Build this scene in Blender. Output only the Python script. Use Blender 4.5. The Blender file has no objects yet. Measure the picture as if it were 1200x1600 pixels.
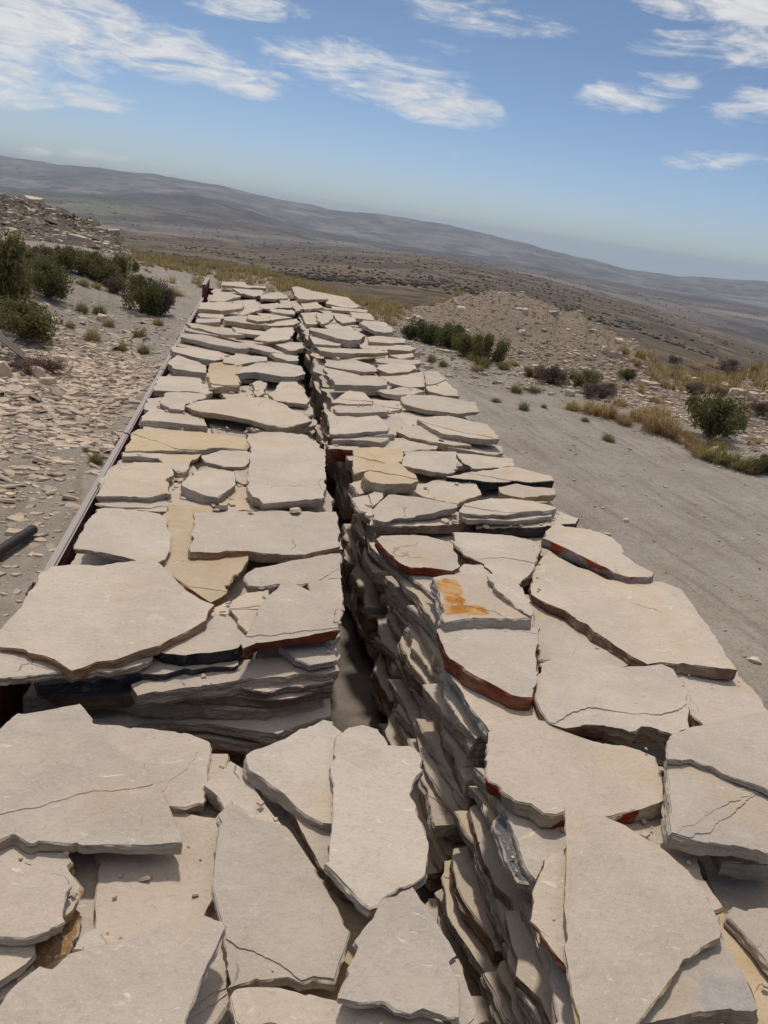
import bpy, bmesh, math, random
import numpy as np
from mathutils import Vector, Matrix, noise
from mathutils.geometry import delaunay_2d_cdt
R_=math.radians
# ------------------------------------------------------------------ camera
F_PX=1230.0; CX,CY=600.0,800.0; CAMZ=3.40
def cam_rot(vp=(403,313),slope=.150):
    a=Vector(((vp[0]-CX)/F_PX,-(vp[1]-CY)/F_PX,-1)).normalized()
    b=Vector(((vp[0]+1000-CX)/F_PX,-(vp[1]+1000*slope-CY)/F_PX,-1))
    X=(b-a*a.dot(b)).normalized(); Z=X.cross(a)
    return Matrix((X,a,Z))
RC=cam_rot()
scene=bpy.context.scene
cd=bpy.data.cameras.new('camera'); cd.sensor_fit='VERTICAL'; cd.sensor_height=32; cd.sensor_width=24; cd.lens=F_PX/1600*32
cd.clip_start=.05; cd.clip_end=60000
cam=bpy.data.objects.new('camera',cd); scene.collection.objects.link(cam); scene.camera=cam
cam.matrix_world=Matrix.Translation((0,0,CAMZ))@RC.to_4x4()
# ------------------------------------------------------------------ light
SUN_EL=65.0; SUN_AZ=-3.0          # azimuth clockwise from +Y (ahead of the camera)
sd=Vector((math.sin(R_(SUN_AZ))*math.cos(R_(SUN_EL)),math.cos(R_(SUN_AZ))*math.cos(R_(SUN_EL)),math.sin(R_(SUN_EL))))
sl=bpy.data.lights.new('sun','SUN'); sl.energy=2.1; sl.angle=R_(3.5); sl.color=(1,.95,.89)
so=bpy.data.objects.new('sun',sl); scene.collection.objects.link(so); so.rotation_euler=sd.to_track_quat('Z','Y').to_euler()
scene.view_settings.view_transform='Standard'; scene.view_settings.look='None'
scene.view_settings.exposure=.07
scene.cycles.max_bounces=14; scene.cycles.diffuse_bounces=7; scene.view_settings.gamma=1
w=bpy.data.worlds.new('World'); scene.world=w; w.use_nodes=True
nt=w.node_tree; nt.nodes.clear()
class NT:
    def __init__(s,nt): s.nt=nt
    def n(s,t,ins=None,**kw):
        nd=s.nt.nodes.new(t)
        for k,v in kw.items(): setattr(nd,k,v)
        for k,v in (ins or {}).items():
            if isinstance(v,bpy.types.NodeSocket): s.nt.links.new(v,nd.inputs[k])
            else: nd.inputs[k].default_value=v
        return nd
    def m(s,op,a,b=0.0,c=0.0,clamp=False):
        nd=s.nt.nodes.new('ShaderNodeMath'); nd.operation=op; nd.use_clamp=clamp
        for i,v in enumerate((a,b,c)):
            if isinstance(v,bpy.types.NodeSocket): s.nt.links.new(v,nd.inputs[i])
            else: nd.inputs[i].default_value=v
        return nd.outputs[0]
    def mix(s,f,a,b,mode='MIX'):
        nd=s.nt.nodes.new('ShaderNodeMix'); nd.data_type='RGBA'; nd.blend_type=mode
        for i,v in ((0,f),(6,a),(7,b)):
            if isinstance(v,bpy.types.NodeSocket): s.nt.links.new(v,nd.inputs[i])
            elif i==0: nd.inputs[i].default_value=v
            else: nd.inputs[i].default_value=(*v[:3],1)
        return nd.outputs[2]
    def ramp(s,f,stops,interp='LINEAR'):
        nd=s.nt.nodes.new('ShaderNodeValToRGB'); s.nt.links.new(f,nd.inputs[0]); cr=nd.color_ramp; cr.interpolation=interp
        while len(cr.elements)<len(stops): cr.elements.new(.5)
        for e,(p,c) in zip(cr.elements,stops):
            e.position=p; e.color=(c,c,c,1) if isinstance(c,(int,float)) else (*c[:3],1)
        return nd.outputs[0]
    def noise(s,vec,scale,detail=4,rough=.55,dist=0.0):
        return s.n('ShaderNodeTexNoise',{'Vector':vec,'Scale':scale,'Detail':detail,'Roughness':rough,'Distortion':dist}).outputs[0]
    def smooth(s,v,a,b):
        nd=s.n('ShaderNodeMapRange',{'Value':v,'From Min':a,'From Max':b},interpolation_type='SMOOTHSTEP'); return nd.outputs[0]
W=NT(nt)
sky=W.n('ShaderNodeTexSky',sky_type='NISHITA',sun_disc=False,sun_elevation=R_(SUN_EL),sun_rotation=R_(SUN_AZ),altitude=1200,air_density=1.0,dust_density=.6,ozone_density=1.6)
tc=W.n('ShaderNodeTexCoord').outputs['Generated']
sp=W.n('ShaderNodeSeparateXYZ',{0:tc})
X_,Y_,Z_=sp.outputs
nt.links.new(W.n('ShaderNodeCombineXYZ',{0:X_,1:Y_,2:W.m('MAXIMUM',Z_,.012)}).outputs[0],sky.inputs[0])
az=W.m('MULTIPLY',W.m('ARCTAN2',X_,Y_),57.29578)
el=W.m('MULTIPLY',W.m('ARCSINE',Z_),57.29578)
# cloud layer: noise on a plane high above, kept to the patches where the sky carries cloud
zz=W.m('MAXIMUM',W.m('ADD',Z_,.06),.02)
cp=W.n('ShaderNodeCombineXYZ',{0:W.m('DIVIDE',X_,zz),1:W.m('DIVIDE',Y_,zz),2:0.0}).outputs[0]
rot=W.n('ShaderNodeVectorRotate',{'Vector':cp,'Angle':R_(-12)},rotation_type='Z_AXIS').outputs[0]
st=W.n('ShaderNodeVectorMath',{0:rot,1:(1.0,1.9,1)},operation='MULTIPLY').outputs[0]
n1=W.noise(st,2.2,8,.62,.5)
n2=W.noise(st,9.0,6,.6,.8)
ae=W.n('ShaderNodeCombineXYZ',{0:az,1:W.m('MULTIPLY',el,2.2),2:0.0}).outputs[0]
n3=W.noise(ae,.55,7,.6,.35)
def px_dir(x,y): return RC@Vector(((x-CX)/F_PX,-(y-CY)/F_PX,-1))
def azel(x,y):
    d=px_dir(x,y); return math.degrees(math.atan2(d.x,d.y)),math.degrees(math.atan2(d.z,math.hypot(d.x,d.y)))
#        x0  y0   x1  y1  half-width(px) strength
CLOUDS=[(-120,-60,150,50,60,1.0),(100,30,330,95,34,.95),(250,80,430,138,20,.95),(420,95,600,125,34,.85),(560,120,760,178,26,.95),
 (-80,85,60,125,34,.95),(40,125,215,172,13,.9),(640,10,860,42,20,.8),(700,45,930,45,10,.75),(640,5,690,20,25,.5),(300,5,480,22,14,.8),(330,85,420,90,9,.55),(480,110,760,105,30,.3),
 (920,150,1090,140,20,.95),(1080,140,1300,160,24,.7),(990,65,1120,65,14,.75),(1100,60,1300,80,22,.8),(1000,-10,1300,20,20,1.0),(1020,130,1300,110,45,.35),(1040,250,1200,255,12,.8),(1080,262,1300,250,10,.6),
 (40,236,75,238,6,.75),(105,238,160,242,6,.6),(235,261,246,262,4,.6),(160,246,200,250,4,.4),(705,236,718,244,5,.5),(830,255,900,275,6,.35),(940,238,1000,240,4,.3),(-60,-200,1300,-160,60,.9),(-500,60,-150,140,50,.8),(1400,100,1900,180,60,.8)]
acc=None
for x0,y0,x1,y1,hw,s_ in CLOUDS:
    a0,e0=azel(x0,y0); a1,e1=azel(x1,y1); hwd=hw/F_PX*57.3*1.35
    cs=1.0
    dx,dy=a1-a0,e1-e0; L=math.hypot(dx,dy) or 1e-3; ux,uy=dx/L,dy/L
    pa=W.m('SUBTRACT',az,(a0+a1)/2); pe=W.m('SUBTRACT',el,(e0+e1)/2)
    u=W.m('ADD',W.m('MULTIPLY',pa,ux/(L/2+hwd)),W.m('MULTIPLY',pe,uy/(L/2+hwd)))
    v=W.m('ADD',W.m('MULTIPLY',pa,-uy/hwd),W.m('MULTIPLY',pe,ux/hwd))
    q=W.m('SUBTRACT',1.0,W.m('ADD',W.m('MULTIPLY',u,u),W.m('MULTIPLY',v,v)),clamp=True)
    q=W.m('MULTIPLY',W.m('POWER',q,.5),s_)
    acc=q if acc is None else W.m('MAXIMUM',acc,q)
ae2=W.n('ShaderNodeVectorRotate',{'Vector':W.n('ShaderNodeCombineXYZ',{0:az,1:W.m('MULTIPLY',el,4.2),2:3.0}).outputs[0],'Angle':R_(20)},rotation_type='Z_AXIS').outputs[0]
n4=W.noise(ae2,.16,9,.60,.9)
n5=W.noise(ae2,.42,7,.58,1.6)
wv=W.m('ADD',W.m('MULTIPLY',n4,.72),W.m('ADD',W.m('MULTIPLY',n5,.22),W.m('MULTIPLY',n3,.06)))
dens=W.smooth(W.m('ADD',acc,W.m('MULTIPLY',W.m('SUBTRACT',wv,.5),3.6)),.32,1.22)
dens=W.m('MULTIPLY',dens,W.m('POWER',acc,.35))
# added bright cloud over the unseen sky above and behind, as neutral fill
hi=W.m('MULTIPLY',W.smooth(W.noise(st,.55,5,.55,.6),.34,.54),W.smooth(W.m('SUBTRACT',el,W.m('MULTIPLY',W.smooth(Y_,.25,-.2),22.0)),24.0,34.0))
dens=W.m('MAXIMUM',dens,W.m('MULTIPLY',hi,.95))
ccol=W.mix(W.smooth(n5,.35,.7),(7.6,7.6,7.7),(8.8,8.7,8.6))
skyc=W.mix(1.0,sky.outputs[0],(.90,.90,.93),'MULTIPLY')
skyc=W.mix(1.0,skyc,W.ramp(W.m('DIVIDE',el,40.0,clamp=True),[(0,(.74,.82,1.0)),(.03,(.78,.86,1.03)),(.075,(.83,.90,1.05)),(.12,(.84,.91,1.05)),(.3,(.82,.86,.90)),(.5,(.85,.88,.90)),(1,(1,1,1))]),'MULTIPLY')
ccol=W.mix(W.smooth(el,20.0,40.0),ccol,(9.6,9.3,8.9))  # high cloud outside the view is brightened to strengthen the fill
mixc=W.mix(W.m('MULTIPLY',dens,.92),skyc,ccol)
bg=W.n('ShaderNodeBackground',{'Color':mixc,'Strength':.087})
W.n('ShaderNodeOutputWorld',{'Surface':bg.outputs[0]})
# ------------------------------------------------------------------ helpers
COL=scene.collection
def tag(o,label=None,cat=None,group=None,kind=None):
    if label: o['label']=label
    if cat: o['category']=cat
    if group: o['group']=group
    if kind: o['kind']=kind
    return o
def mesh_obj(name,verts,faces,mats=(),parent=None,loc=(0,0,0),smooth=False):
    me=bpy.data.meshes.new(name); me.from_pydata([tuple(v) for v in verts],[],faces)
    for m_ in mats: me.materials.append(m_)
    if smooth: me.polygons.foreach_set('use_smooth',[True]*len(me.polygons))
    o=bpy.data.objects.new(name,me); COL.objects.link(o); o.location=loc
    if parent: o.parent=parent
    return o
def empty(name,loc):
    o=bpy.data.objects.new(name,None); o.empty_display_size=.2; COL.objects.link(o); o.location=loc; return o
class MB:
    def __init__(s): s.v=[]; s.f=[]
    def box(s,c,h,rot=None,top=1.0):
        b=len(s.v)
        for z in (-1,1):
            for x,y in ((-1,-1),(1,-1),(1,1),(-1,1)):
                k=top if z>0 else 1
                p=Vector((x*h[0]*k,y*h[1]*k,z*h[2]))
                if rot: p=rot@p
                s.v.append(p+Vector(c))
        for q in ((3,2,1,0),(4,5,6,7),(0,1,5,4),(1,2,6,5),(2,3,7,6),(3,0,4,7)): s.f.append([b+i for i in q])
        return s
    def tube(s,pts,rs,n=10,cap=True):
        pts=[Vector(p) for p in pts]; b=len(s.v)
        if not hasattr(rs,'__len__'): rs=[rs]*len(pts)
        for i,p in enumerate(pts):
            d=(pts[min(i+1,len(pts)-1)]-pts[max(i-1,0)]).normalized()
            up=Vector((0,0,1)) if abs(d.z)<.9 else Vector((1,0,0))
            u=d.cross(up).normalized(); v=d.cross(u)
            for k in range(n):
                t=2*math.pi*k/n; s.v.append(p+(u*math.cos(t)+v*math.sin(t))*rs[i])
        for i in range(len(pts)-1):
            for k in range(n):
                s.f.append([b+i*n+k,b+i*n+(k+1)%n,b+(i+1)*n+(k+1)%n,b+(i+1)*n+k])
        if cap: s.f.append([b+k for k in range(n)][::-1]); s.f.append([b+(len(pts)-1)*n+k for k in range(n)])
        return s
    def build(s,name,mat,parent=None,loc=(0,0,0),smooth=False):
        return mesh_obj(name,s.v,s.f,[mat] if mat else [],parent,loc,smooth)
def bevel(o,w_=.006,seg=2):
    bm=bmesh.new(); bm.from_mesh(o.data); bmesh.ops.bevel(bm,geom=bm.edges[:],offset=w_,segments=seg,affect='EDGES',clamp_overlap=True); bm.to_mesh(o.data); bm.free(); return o
def new_mat(name):
    m_=bpy.data.materials.new(name); m_.use_nodes=True; m_.node_tree.nodes.clear(); return m_,NT(m_.node_tree)
def finish(T,col,rough=.9,bump=None,bd=.01,bs=1.0,spec=.3,metal=0.0):
    ins={'Base Color':col,'Roughness':rough,'Specular IOR Level':spec,'Metallic':metal}
    if bump is not None:
        ins['Normal']=T.n('ShaderNodeBump',{'Height':bump,'Distance':bd,'Strength':bs}).outputs[0]
    b=T.n('ShaderNodeBsdfPrincipled',ins); T.n('ShaderNodeOutputMaterial',{'Surface':b.outputs[0]})
def plain(name,col,rough=.8,var=.25,sc=8,metal=0.0,coord='Object'):
    m_,T=new_mat(name); c=T.n('ShaderNodeTexCoord').outputs[coord]
    n=T.noise(c,sc,5); k=tuple(x*(1-var) for x in col); l=tuple(min(1,x*(1+var)) for x in col)
    finish(T,T.mix(n,k,l),rough,T.noise(c,sc*6,3),.003,.5,metal=metal); return m_
# ------------------------------------------------------------------ stone materials
def stone_coord(T):
    tc=T.n('ShaderNodeTexCoord').outputs['Object']; oi=T.n('ShaderNodeObjectInfo').outputs['Random']
    off=T.n('ShaderNodeCombineXYZ',{0:T.m('MULTIPLY',oi,91.3),1:T.m('MULTIPLY',oi,57.7),2:T.m('MULTIPLY',oi,33.1)}).outputs[0]
    v=T.n('ShaderNodeVectorMath',{0:tc,1:off},operation='ADD').outputs[0]
    return tc,v,oi
CREAM=(.58,.488,.388)
def stone_top(name,base,dark,light,stain=None,stain_lo=.55,stain_hi=.7,patch=None,mott=.5):
    m_,T=new_mat(name); tc,v,oi=stone_coord(T)
    n=T.noise(v,3.0,6,.6,.3); n2=T.noise(v,14,5,.65); n3=T.noise(v,70,3,.6); 
    c=T.mix(T.smooth(n,.38,.62),dark,base); c=T.mix(T.m('MULTIPLY',T.smooth(n2,.5,.75),.55),c,light)
    # lilac-grey mottling and dust
    c=T.mix(T.m('MULTIPLY',T.smooth(T.noise(v,5.5,7,.7,.6),.52,.72),mott*.45),c,(.43,.38,.335))
    c=T.mix(T.m('MULTIPLY',T.smooth(n3,.55,.72),.5),c,(.40,.33,.26)); c=T.mix(T.m('MULTIPLY',T.smooth(T.noise(v,150,2,.6),.55,.7),.35),c,(.66,.58,.48))
    if stain:
        s=T.smooth(T.noise(v,2.6,6,.65,.6),stain_lo,stain_hi); c=T.mix(T.m('MULTIPLY',s,.8),c,T.mix(n2,stain[0],stain[1]))
    # warm faint iron tint on some slabs
    c=T.mix(T.m('MULTIPLY',T.smooth(T.noise(v,2.1,4,.6,.4),.52,.72),.6),c,(.56,.41,.26))
    # thin fracture traces
    dv=T.n('ShaderNodeVectorMath',{0:v,1:T.n('ShaderNodeVectorMath',{0:T.n('ShaderNodeTexNoise',{'Vector':v,'Scale':2.0,'Detail':5}).outputs[1],1:(.5,.5,.5)},operation='MULTIPLY').outputs[0]},operation='ADD').outputs[0]
    vor=T.n('ShaderNodeTexVoronoi',{'Vector':dv,'Scale':1.9},feature='DISTANCE_TO_EDGE').outputs['Distance']
    cmask=T.smooth(T.noise(v,2.6,2,.5),.60,.66)
    crack=T.m('MULTIPLY',T.m('SUBTRACT',1.0,T.smooth(vor,.0,.005)),cmask)
    c=T.mix(T.m('MULTIPLY',crack,.45),c,(.25,.2,.16))
    # dark specks, chips, white scratches
    sv=T.n('ShaderNodeVectorMath',{0:v,1:(1,.45,1)},operation='MULTIPLY').outputs[0]
    sp=T.smooth(T.noise(sv,34,2,.45,1.2),.70,.76)
    c=T.mix(T.m('MULTIPLY',sp,.13),c,(.3,.25,.2))
    wh=T.smooth(T.noise(T.n('ShaderNodeVectorMath',{0:v,1:(.5,1,1)},operation='MULTIPLY').outputs[0],21,3,.5,2.0),.665,.74)
    c=T.mix(T.m('MULTIPLY',wh,.8),c,(.70,.63,.53))
    if patch:
        # orange film left on the stone
        pn=T.noise(v,9,6,.7,.5); s_=T.n('ShaderNodeSeparateXYZ',{0:tc}).outputs
        mk=None
        for (cx_,cy_,hx_,hy_) in patch:
            px=T.smooth(T.m('ABSOLUTE',T.m('SUBTRACT',s_[0],cx_)),hx_+.035,hx_-.02); py=T.smooth(T.m('ABSOLUTE',T.m('SUBTRACT',s_[1],cy_)),hy_+.035,hy_-.02)
            q_=T.m('MULTIPLY',px,py); mk=q_ if mk is None else T.m('MAXIMUM',mk,q_)
        k=T.smooth(T.m('ADD',mk,T.m('MULTIPLY',T.m('SUBTRACT',pn,.5),3.2)),.45,.85)
        c=T.mix(k,c,T.mix(T.smooth(n2,.4,.62),(.43,.17,.025),(.55,.33,.15)))
    # brightness differs from stone to stone
    c=T.mix(1.0,c,T.ramp(T.m('FRACT',T.m('MULTIPLY',oi,17.0)),[(0,(.92,.91,.90)),(.5,(1,1,1)),(1,(1.05,1.02,.97))]),'MULTIPLY')
    # relief: delamination steps, ripple, grit
    sn=T.noise(v,1.5,5,.55,.5)
    steps=T.ramp(T.m('ADD',sn,T.m('MULTIPLY',T.m('SUBTRACT',n2,.5),.05)),[(0,0),(.375,.16),(.42,.32),(.475,.46),(.555,.64),(.60,.82)],'CONSTANT')
    h=T.m('ADD',T.m('MULTIPLY',steps,.08),T.m('MULTIPLY',n2,.16))
    h=T.m('ADD',h,T.m('MULTIPLY',n3,.15)); h=T.m('ADD',h,T.m('MULTIPLY',T.noise(T.n('ShaderNodeVectorMath',{0:T.n('ShaderNodeVectorRotate',{'Vector':v,'Angle':T.m('MULTIPLY',oi,39.0)},rotation_type='Z_AXIS').outputs[0],1:(.45,1,1)},operation='MULTIPLY').outputs[0],30,6,.75,.8),.13)); h=T.m('ADD',h,T.m('MULTIPLY',n,.25)); h=T.m('SUBTRACT',h,T.m('MULTIPLY',crack,.18)); h=T.m('SUBTRACT',h,T.m('MULTIPLY',sp,.02))
    finish(T,c,.93,h,.026,1.0,spec=.2); return m_
def stone_side(name,cols,lo=.4,hi=.6,white=.3):
    m_,T=new_mat(name); tc,v,oi=stone_coord(T)
    a=T.noise(v,4.5,5,.6,.3); b=T.noise(v,22,5,.65); 
    sv=T.n('ShaderNodeVectorMath',{0:v,1:(.35,.35,4.5)},operation='MULTIPLY').outputs[0]; lay=T.noise(sv,26,5,.7,.15)
    c=T.mix(T.smooth(a,lo,hi),cols[0],cols[1])
    c=T.mix(T.m('MULTIPLY',T.smooth(lay,.42,.64),.5),c,tuple(x*.70 for x in cols[0]))
    c=T.mix(T.m('MULTIPLY',T.smooth(b,.56,.72),white),c,(.53,.45,.36))
    if len(cols)>2: c=T.mix(T.smooth(T.noise(v,7,3,.5),.56,.62),c,cols[2])
    vb=T.n('ShaderNodeTexVoronoi',{'Vector':T.n('ShaderNodeVectorMath',{0:v,1:(1,1,2.2)},operation='MULTIPLY').outputs[0],'Scale':38.0},feature='F1').outputs['Distance']
    h=T.m('ADD',T.m('ADD',T.m('MULTIPLY',lay,.45),T.m('MULTIPLY',b,.5)),T.m('MULTIPLY',vb,.5))
    finish(T,c,.95,h,.013,1.0,spec=.15); return m_
PATCH=((-.092,.04,.040,.105),(-.065,-.102,.080,.034))
TOPS={
 'cream':stone_top('cream_stone',CREAM,(.51,.43,.345),(.635,.545,.445)),
 'warm':stone_top('warm_cream_stone',(.585,.48,.37),(.53,.43,.325),(.63,.535,.43),mott=.2),
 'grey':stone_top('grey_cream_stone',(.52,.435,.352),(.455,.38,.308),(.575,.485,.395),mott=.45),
 'greyblue':stone_top('bluish_grey_stone',(.50,.43,.36),(.33,.295,.265),(.56,.485,.40),mott=1.0),
 'darkgrey':stone_top('dark_grey_stone',(.12,.115,.12),(.07,.07,.08),(.24,.22,.21),mott=.2),
 'yellow':stone_top('yellow_stained_stone',(.57,.45,.31),(.53,.40,.26),(.62,.52,.40),stain=((.50,.31,.125),(.57,.41,.23)),stain_lo=.5,stain_hi=.72,mott=.1),
 'orange':stone_top('orange_stained_stone',(.58,.45,.29),(.54,.40,.24),(.62,.52,.40),stain=((.36,.16,.06),(.47,.27,.12)),stain_lo=.56,stain_hi=.7,mott=.1),
 'rusty':stone_top('rust_stained_stone',(.4,.25,.12),(.3,.15,.06),(.5,.4,.28),stain=((.28,.09,.035),(.4,.2,.07)),stain_lo=.45,stain_hi=.6,mott=.1),
 'orangepatch':stone_top('orange_patched_stone',(.56,.455,.35),(.50,.405,.32),(.62,.52,.41),patch=PATCH),
}
SIDES={
 'cream':stone_side('cream_edge',((.46,.365,.275),(.54,.45,.355))),
 'warm':stone_side('tan_edge',((.44,.315,.20),(.52,.415,.30))),
 'grey':stone_side('grey_edge',((.40,.335,.265),(.52,.435,.345))),
 'yellow':stone_side('yellowish_edge',((.44,.30,.13),(.50,.40,.28))),
 'brown':stone_side('brown_edge',((.22,.13,.085),(.38,.285,.205))),
 'rust':stone_side('rusty_edge',((.36,.19,.09),(.40,.29,.20)),white=.15),
 'redbrown':stone_side('red_brown_edge',((.24,.055,.026),(.36,.19,.11)),.42,.66,white=.1),
 'redflake':stone_side('flaking_red_edge',((.42,.33,.24),(.48,.39,.30),(.24,.04,.022)),white=.1),
 'rustpatch':stone_side('rust_patched_edge',((.30,.25,.20),(.38,.315,.25),(.34,.075,.03)),white=.3),
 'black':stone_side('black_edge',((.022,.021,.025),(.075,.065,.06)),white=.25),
}
# ------------------------------------------------------------------ slabs
ZREF=1.95; LV=.033
def zlev(l): return ZREF+(l-5.5)*LV
def densify(poly,step,amp,seed,rng):
    out=[]; n=len(poly); per=0
    for i in range(n):
        a=Vector(poly[i]); b=Vector(poly[(i+1)%n]); d=b-a; L=d.length
        if L<1e-4: continue
        nr=Vector((d.y,-d.x))/L; k=max(1,int(round(L/step))); jag=rng.uniform(.4,1.4)
        kn=[(0.0,0.0)]; t_=0.0
        while True:
            t_+=rng.uniform(.022,.085)*(1 if amp<.009 else 1.6)/L
            if t_>=.97: break
            kn.append((t_,rng.gauss(0,amp*.95)))
        kn.append((1.0,0.0)); kt=[q[0] for q in kn]; ko=[q[1] for q in kn]
        for j in range(k):
            t=j/k; p=a+d*t; wgt=1.0 if 0<j<k else .35
            q=noise.fractal(Vector((p.x*9+seed*3.7,p.y*9,seed)),1.0,2.1,4)
            c=noise.noise(Vector((p.x*26+seed,p.y*26,seed*2.2)))
            o=amp*wgt*(q*.35*jag+.28*c+(-.7 if c>.5 else 0))+jag*float(np.interp(t,kt,ko))
            out.append(p+nr*o)
    return out
def slab_mesh(name,poly,thick,top,side,seed,near,tilt=(0,0),relief=1.0,flakes=.62):
    """poly: local 2D outline (top surface). returns mesh, z of top = tilt plane through origin"""
    rng=random.Random(seed)
    area=sum(poly[i][0]*poly[(i+1)%len(poly)][1]-poly[(i+1)%len(poly)][0]*poly[i][1] for i in range(len(poly)))/2
    if area<0: poly=poly[::-1]
    step,amp,g={0:(.009,.0065,.017),1:(.02,.008,.045),2:(.04,.010,.12)}[near]
    out=densify(poly,step,amp,seed%97,rng)
    N=len(out); pts=list(out)
    xs=[p.x for p in out]; ys=[p.y for p in out]
    x=min(xs)+g*.5; row=0
    BO=np.array([(p.x,p.y) for p in out]); BN=np.roll(BO,-1,0)
    def inside(P_,**k):
        P_=np.asarray(P_); X1,Y1=BO[:,0][None],BO[:,1][None]; X2,Y2=BN[:,0][None],BN[:,1][None]; px=P_[:,0][:,None]; py=P_[:,1][:,None]
        c=((Y1>py)!=(Y2>py))&(px<(X2-X1)*(py-Y1)/(Y2-Y1+1e-12)+X1); return c.sum(1)%2==1
    GP=[]
    while x<max(xs):
        y=min(ys)+g*.5*(1+(row%2))
        while y<max(ys):
            GP.append((x+rng.uniform(-.25,.25)*g,y+rng.uniform(-.25,.25)*g)); y+=g
        x+=g*.87; row+=1
    if GP:
        GA=np.array(GP); ok=inside(GA)
        GA=GA[ok]
        if len(GA):
            dd=np.sqrt(((GA[:,None,:]-BO[None])**2).sum(-1)).min(1); GA=GA[dd>step*.6]
            pts+= [Vector(q) for q in GA]
    ed=[(i,(i+1)%N) for i in range(N)]
    r=delaunay_2d_cdt(pts,ed,[],1,1e-5,True)
    vs,fs,orig=r[0],r[2],r[3]
    if fs:
        cen=np.array([[sum(vs[i].x for i in f)/3,sum(vs[i].y for i in f)/3] for f in fs]); ok=inside(cen); fs=[f for f,k_ in zip(fs,ok) if k_]
    sd_=seed%53
    def zf(x,y,edge=False):
        p=Vector((x*1.25+sd_*2.3,y*1.25,sd_*.7))
        a=noise.fractal(p,1.0,2.0,4)
        k=(a+.9)*5.0; q=math.floor(k); fr=k-q; fr=min(1,max(0,(fr-.86)/.14))
        s=(q+fr)/5.0-.9
        rip=noise.fractal(Vector((x*7+sd_,y*7,3.1)),1.0,2.0,3)
        z=(s*.007+a*.012+rip*.0022)*relief*min(1,thick/.03)
        return z+tilt[0]*x+tilt[1]*y
    V=[]; F=[]; M=[]; S=[]
    bmap={}
    for i,p in enumerate(vs):
        V.append((p.x,p.y,zf(p.x,p.y)))
        for o in orig[i]:
            if o<N: bmap[o]=i
    for f in fs:
        F.append(list(f)); M.append(0); S.append(True)
    ring=[bmap.get(i) for i in range(N)]; ring=[i for i in ring if i is not None]
    FL=[]
    # merge dupes
    rr=[]; 
    for i in ring:
        if not rr or rr[-1]!=i: rr.append(i)
    ring=rr; N=len(ring)
    nrm=[]
    for i in range(N):
        a=V[ring[i-1]]; b=V[ring[(i+1)%N]]; d=Vector((b[0]-a[0],b[1]-a[1])); d=d.normalized() if d.length>1e-9 else Vector((1,0)); nrm.append(Vector((d.y,-d.x)))
    lv=[.0,.12,.3,.5,.75,1.0] if near==0 else ([0,.15,.5,1.0] if near==1 else [0,.2,1.0])
    prev=ring; und=rng.uniform(-.25,.2)
    for t in lv[1:]:
        cur=[]
        for i in range(N):
            p=V[ring[i]]; nn=noise.noise(Vector((p[0]*14+sd_,p[1]*14,t*7+sd_))); n2=noise.noise(Vector((p[0]*45,p[1]*45,t*21+sd_)))
            big=noise.noise(Vector((p[0]*3+sd_*5,p[1]*3,.3)))
            o=(nn*.007+n2*.004)+ (thick*(und+big*.8)*t*.6) + (.002 if t<.2 else 0)
            if t==1.0: o-=.006
            th=thick*(1+.22*big)
            V.append((p[0]+nrm[i].x*o,p[1]+nrm[i].y*o,p[2]-th*t)); cur.append(len(V)-1)
        for i in range(N):
            j=(i+1)%N; F.append([prev[i],cur[i],cur[j],prev[j]]); M.append(1); S.append(False)
        prev=cur
    c=Vector((0,0,0))
    for i in prev: c+=Vector(V[i])
    c/=len(prev); V.append(tuple(c)); ci=len(V)-1
    for i in range(N):
        F.append([prev[i],ci,prev[(i+1)%N]]); M.append(1); S.append(False)
    # split layers still lying on the surface: thin ragged-edged plates
    if relief>0 and near<2 and rng.random()<flakes*(1 if near==0 else .7):
        R0_=max(max(xs)-min(xs),max(ys)-min(ys))
        an0=rng.gauss(-1.57,.55); off0=rng.uniform(.0,.36)*R0_; stack_=0.0; sd0=rng.random()*50
        for q_ in range(rng.choice((1,1,2)) if near==0 else 1):
            an=an0+rng.gauss(0,.12); nd=Vector((math.cos(an),math.sin(an))); tg=Vector((-nd.y,nd.x))
            off=off0; off0-=rng.uniform(.012,.09)*R0_; sdv=sd0+q_*.25; keep=False
            def cut(p): 
                u=p.dot(tg); return p.dot(nd)-off-.10*R0_*noise.noise(Vector((u*3.5,sdv,0)))-.014*noise.fractal(Vector((u*14,sdv,1)),1.0,2.0,4)
            gs=g*.62; th_=stack_+rng.uniform(.0022,.0050)*(1 if near==0 else 1.5); stack_=th_
            inset=[]
            for i in range(N):
                p=V[ring[i]]; inset.append(Vector((p[0],p[1]))-nrm[i]*.0025)
            sgn_=1 if keep else -1
            vals=[cut(p)*sgn_ for p in inset]
            runs=sum(1 for i in range(N) if (vals[i]>0)!=(vals[i-1]>0))
            if runs!=2: continue
            st_=[i for i in range(N) if vals[i]>0 and vals[i-1]<=0][0]
            seq=[]; i=st_
            while vals[i%N]>0: seq.append(inset[i%N]); i+=1
            if len(seq)<6: continue
            a0=seq[-1]; b0=seq[0]; ua,ub=a0.dot(tg),b0.dot(tg); ns_=max(4,int(abs(ub-ua)/.009)); cv=[]
            for k in range(1,ns_):
                u=ua+(ub-ua)*k/ns_; v0=off
                v0=off+.10*R0_*noise.noise(Vector((u*3.5,sdv,0)))+.014*noise.fractal(Vector((u*14,sdv,1)),1.0,2.0,4)
                cv.append(tg*u+nd*v0)
            pl=seq+cv; PA=[(p.x,p.y) for p in cv]
            if not PA or not inside(PA).all(): continue
            n0=len(pl); BO2=np.array([(p.x,p.y) for p in pl]); ip=[]
            gx=np.arange(BO2[:,0].min(),BO2[:,0].max(),gs*1.3); gy=np.arange(BO2[:,1].min(),BO2[:,1].max(),gs*1.3)
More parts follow.
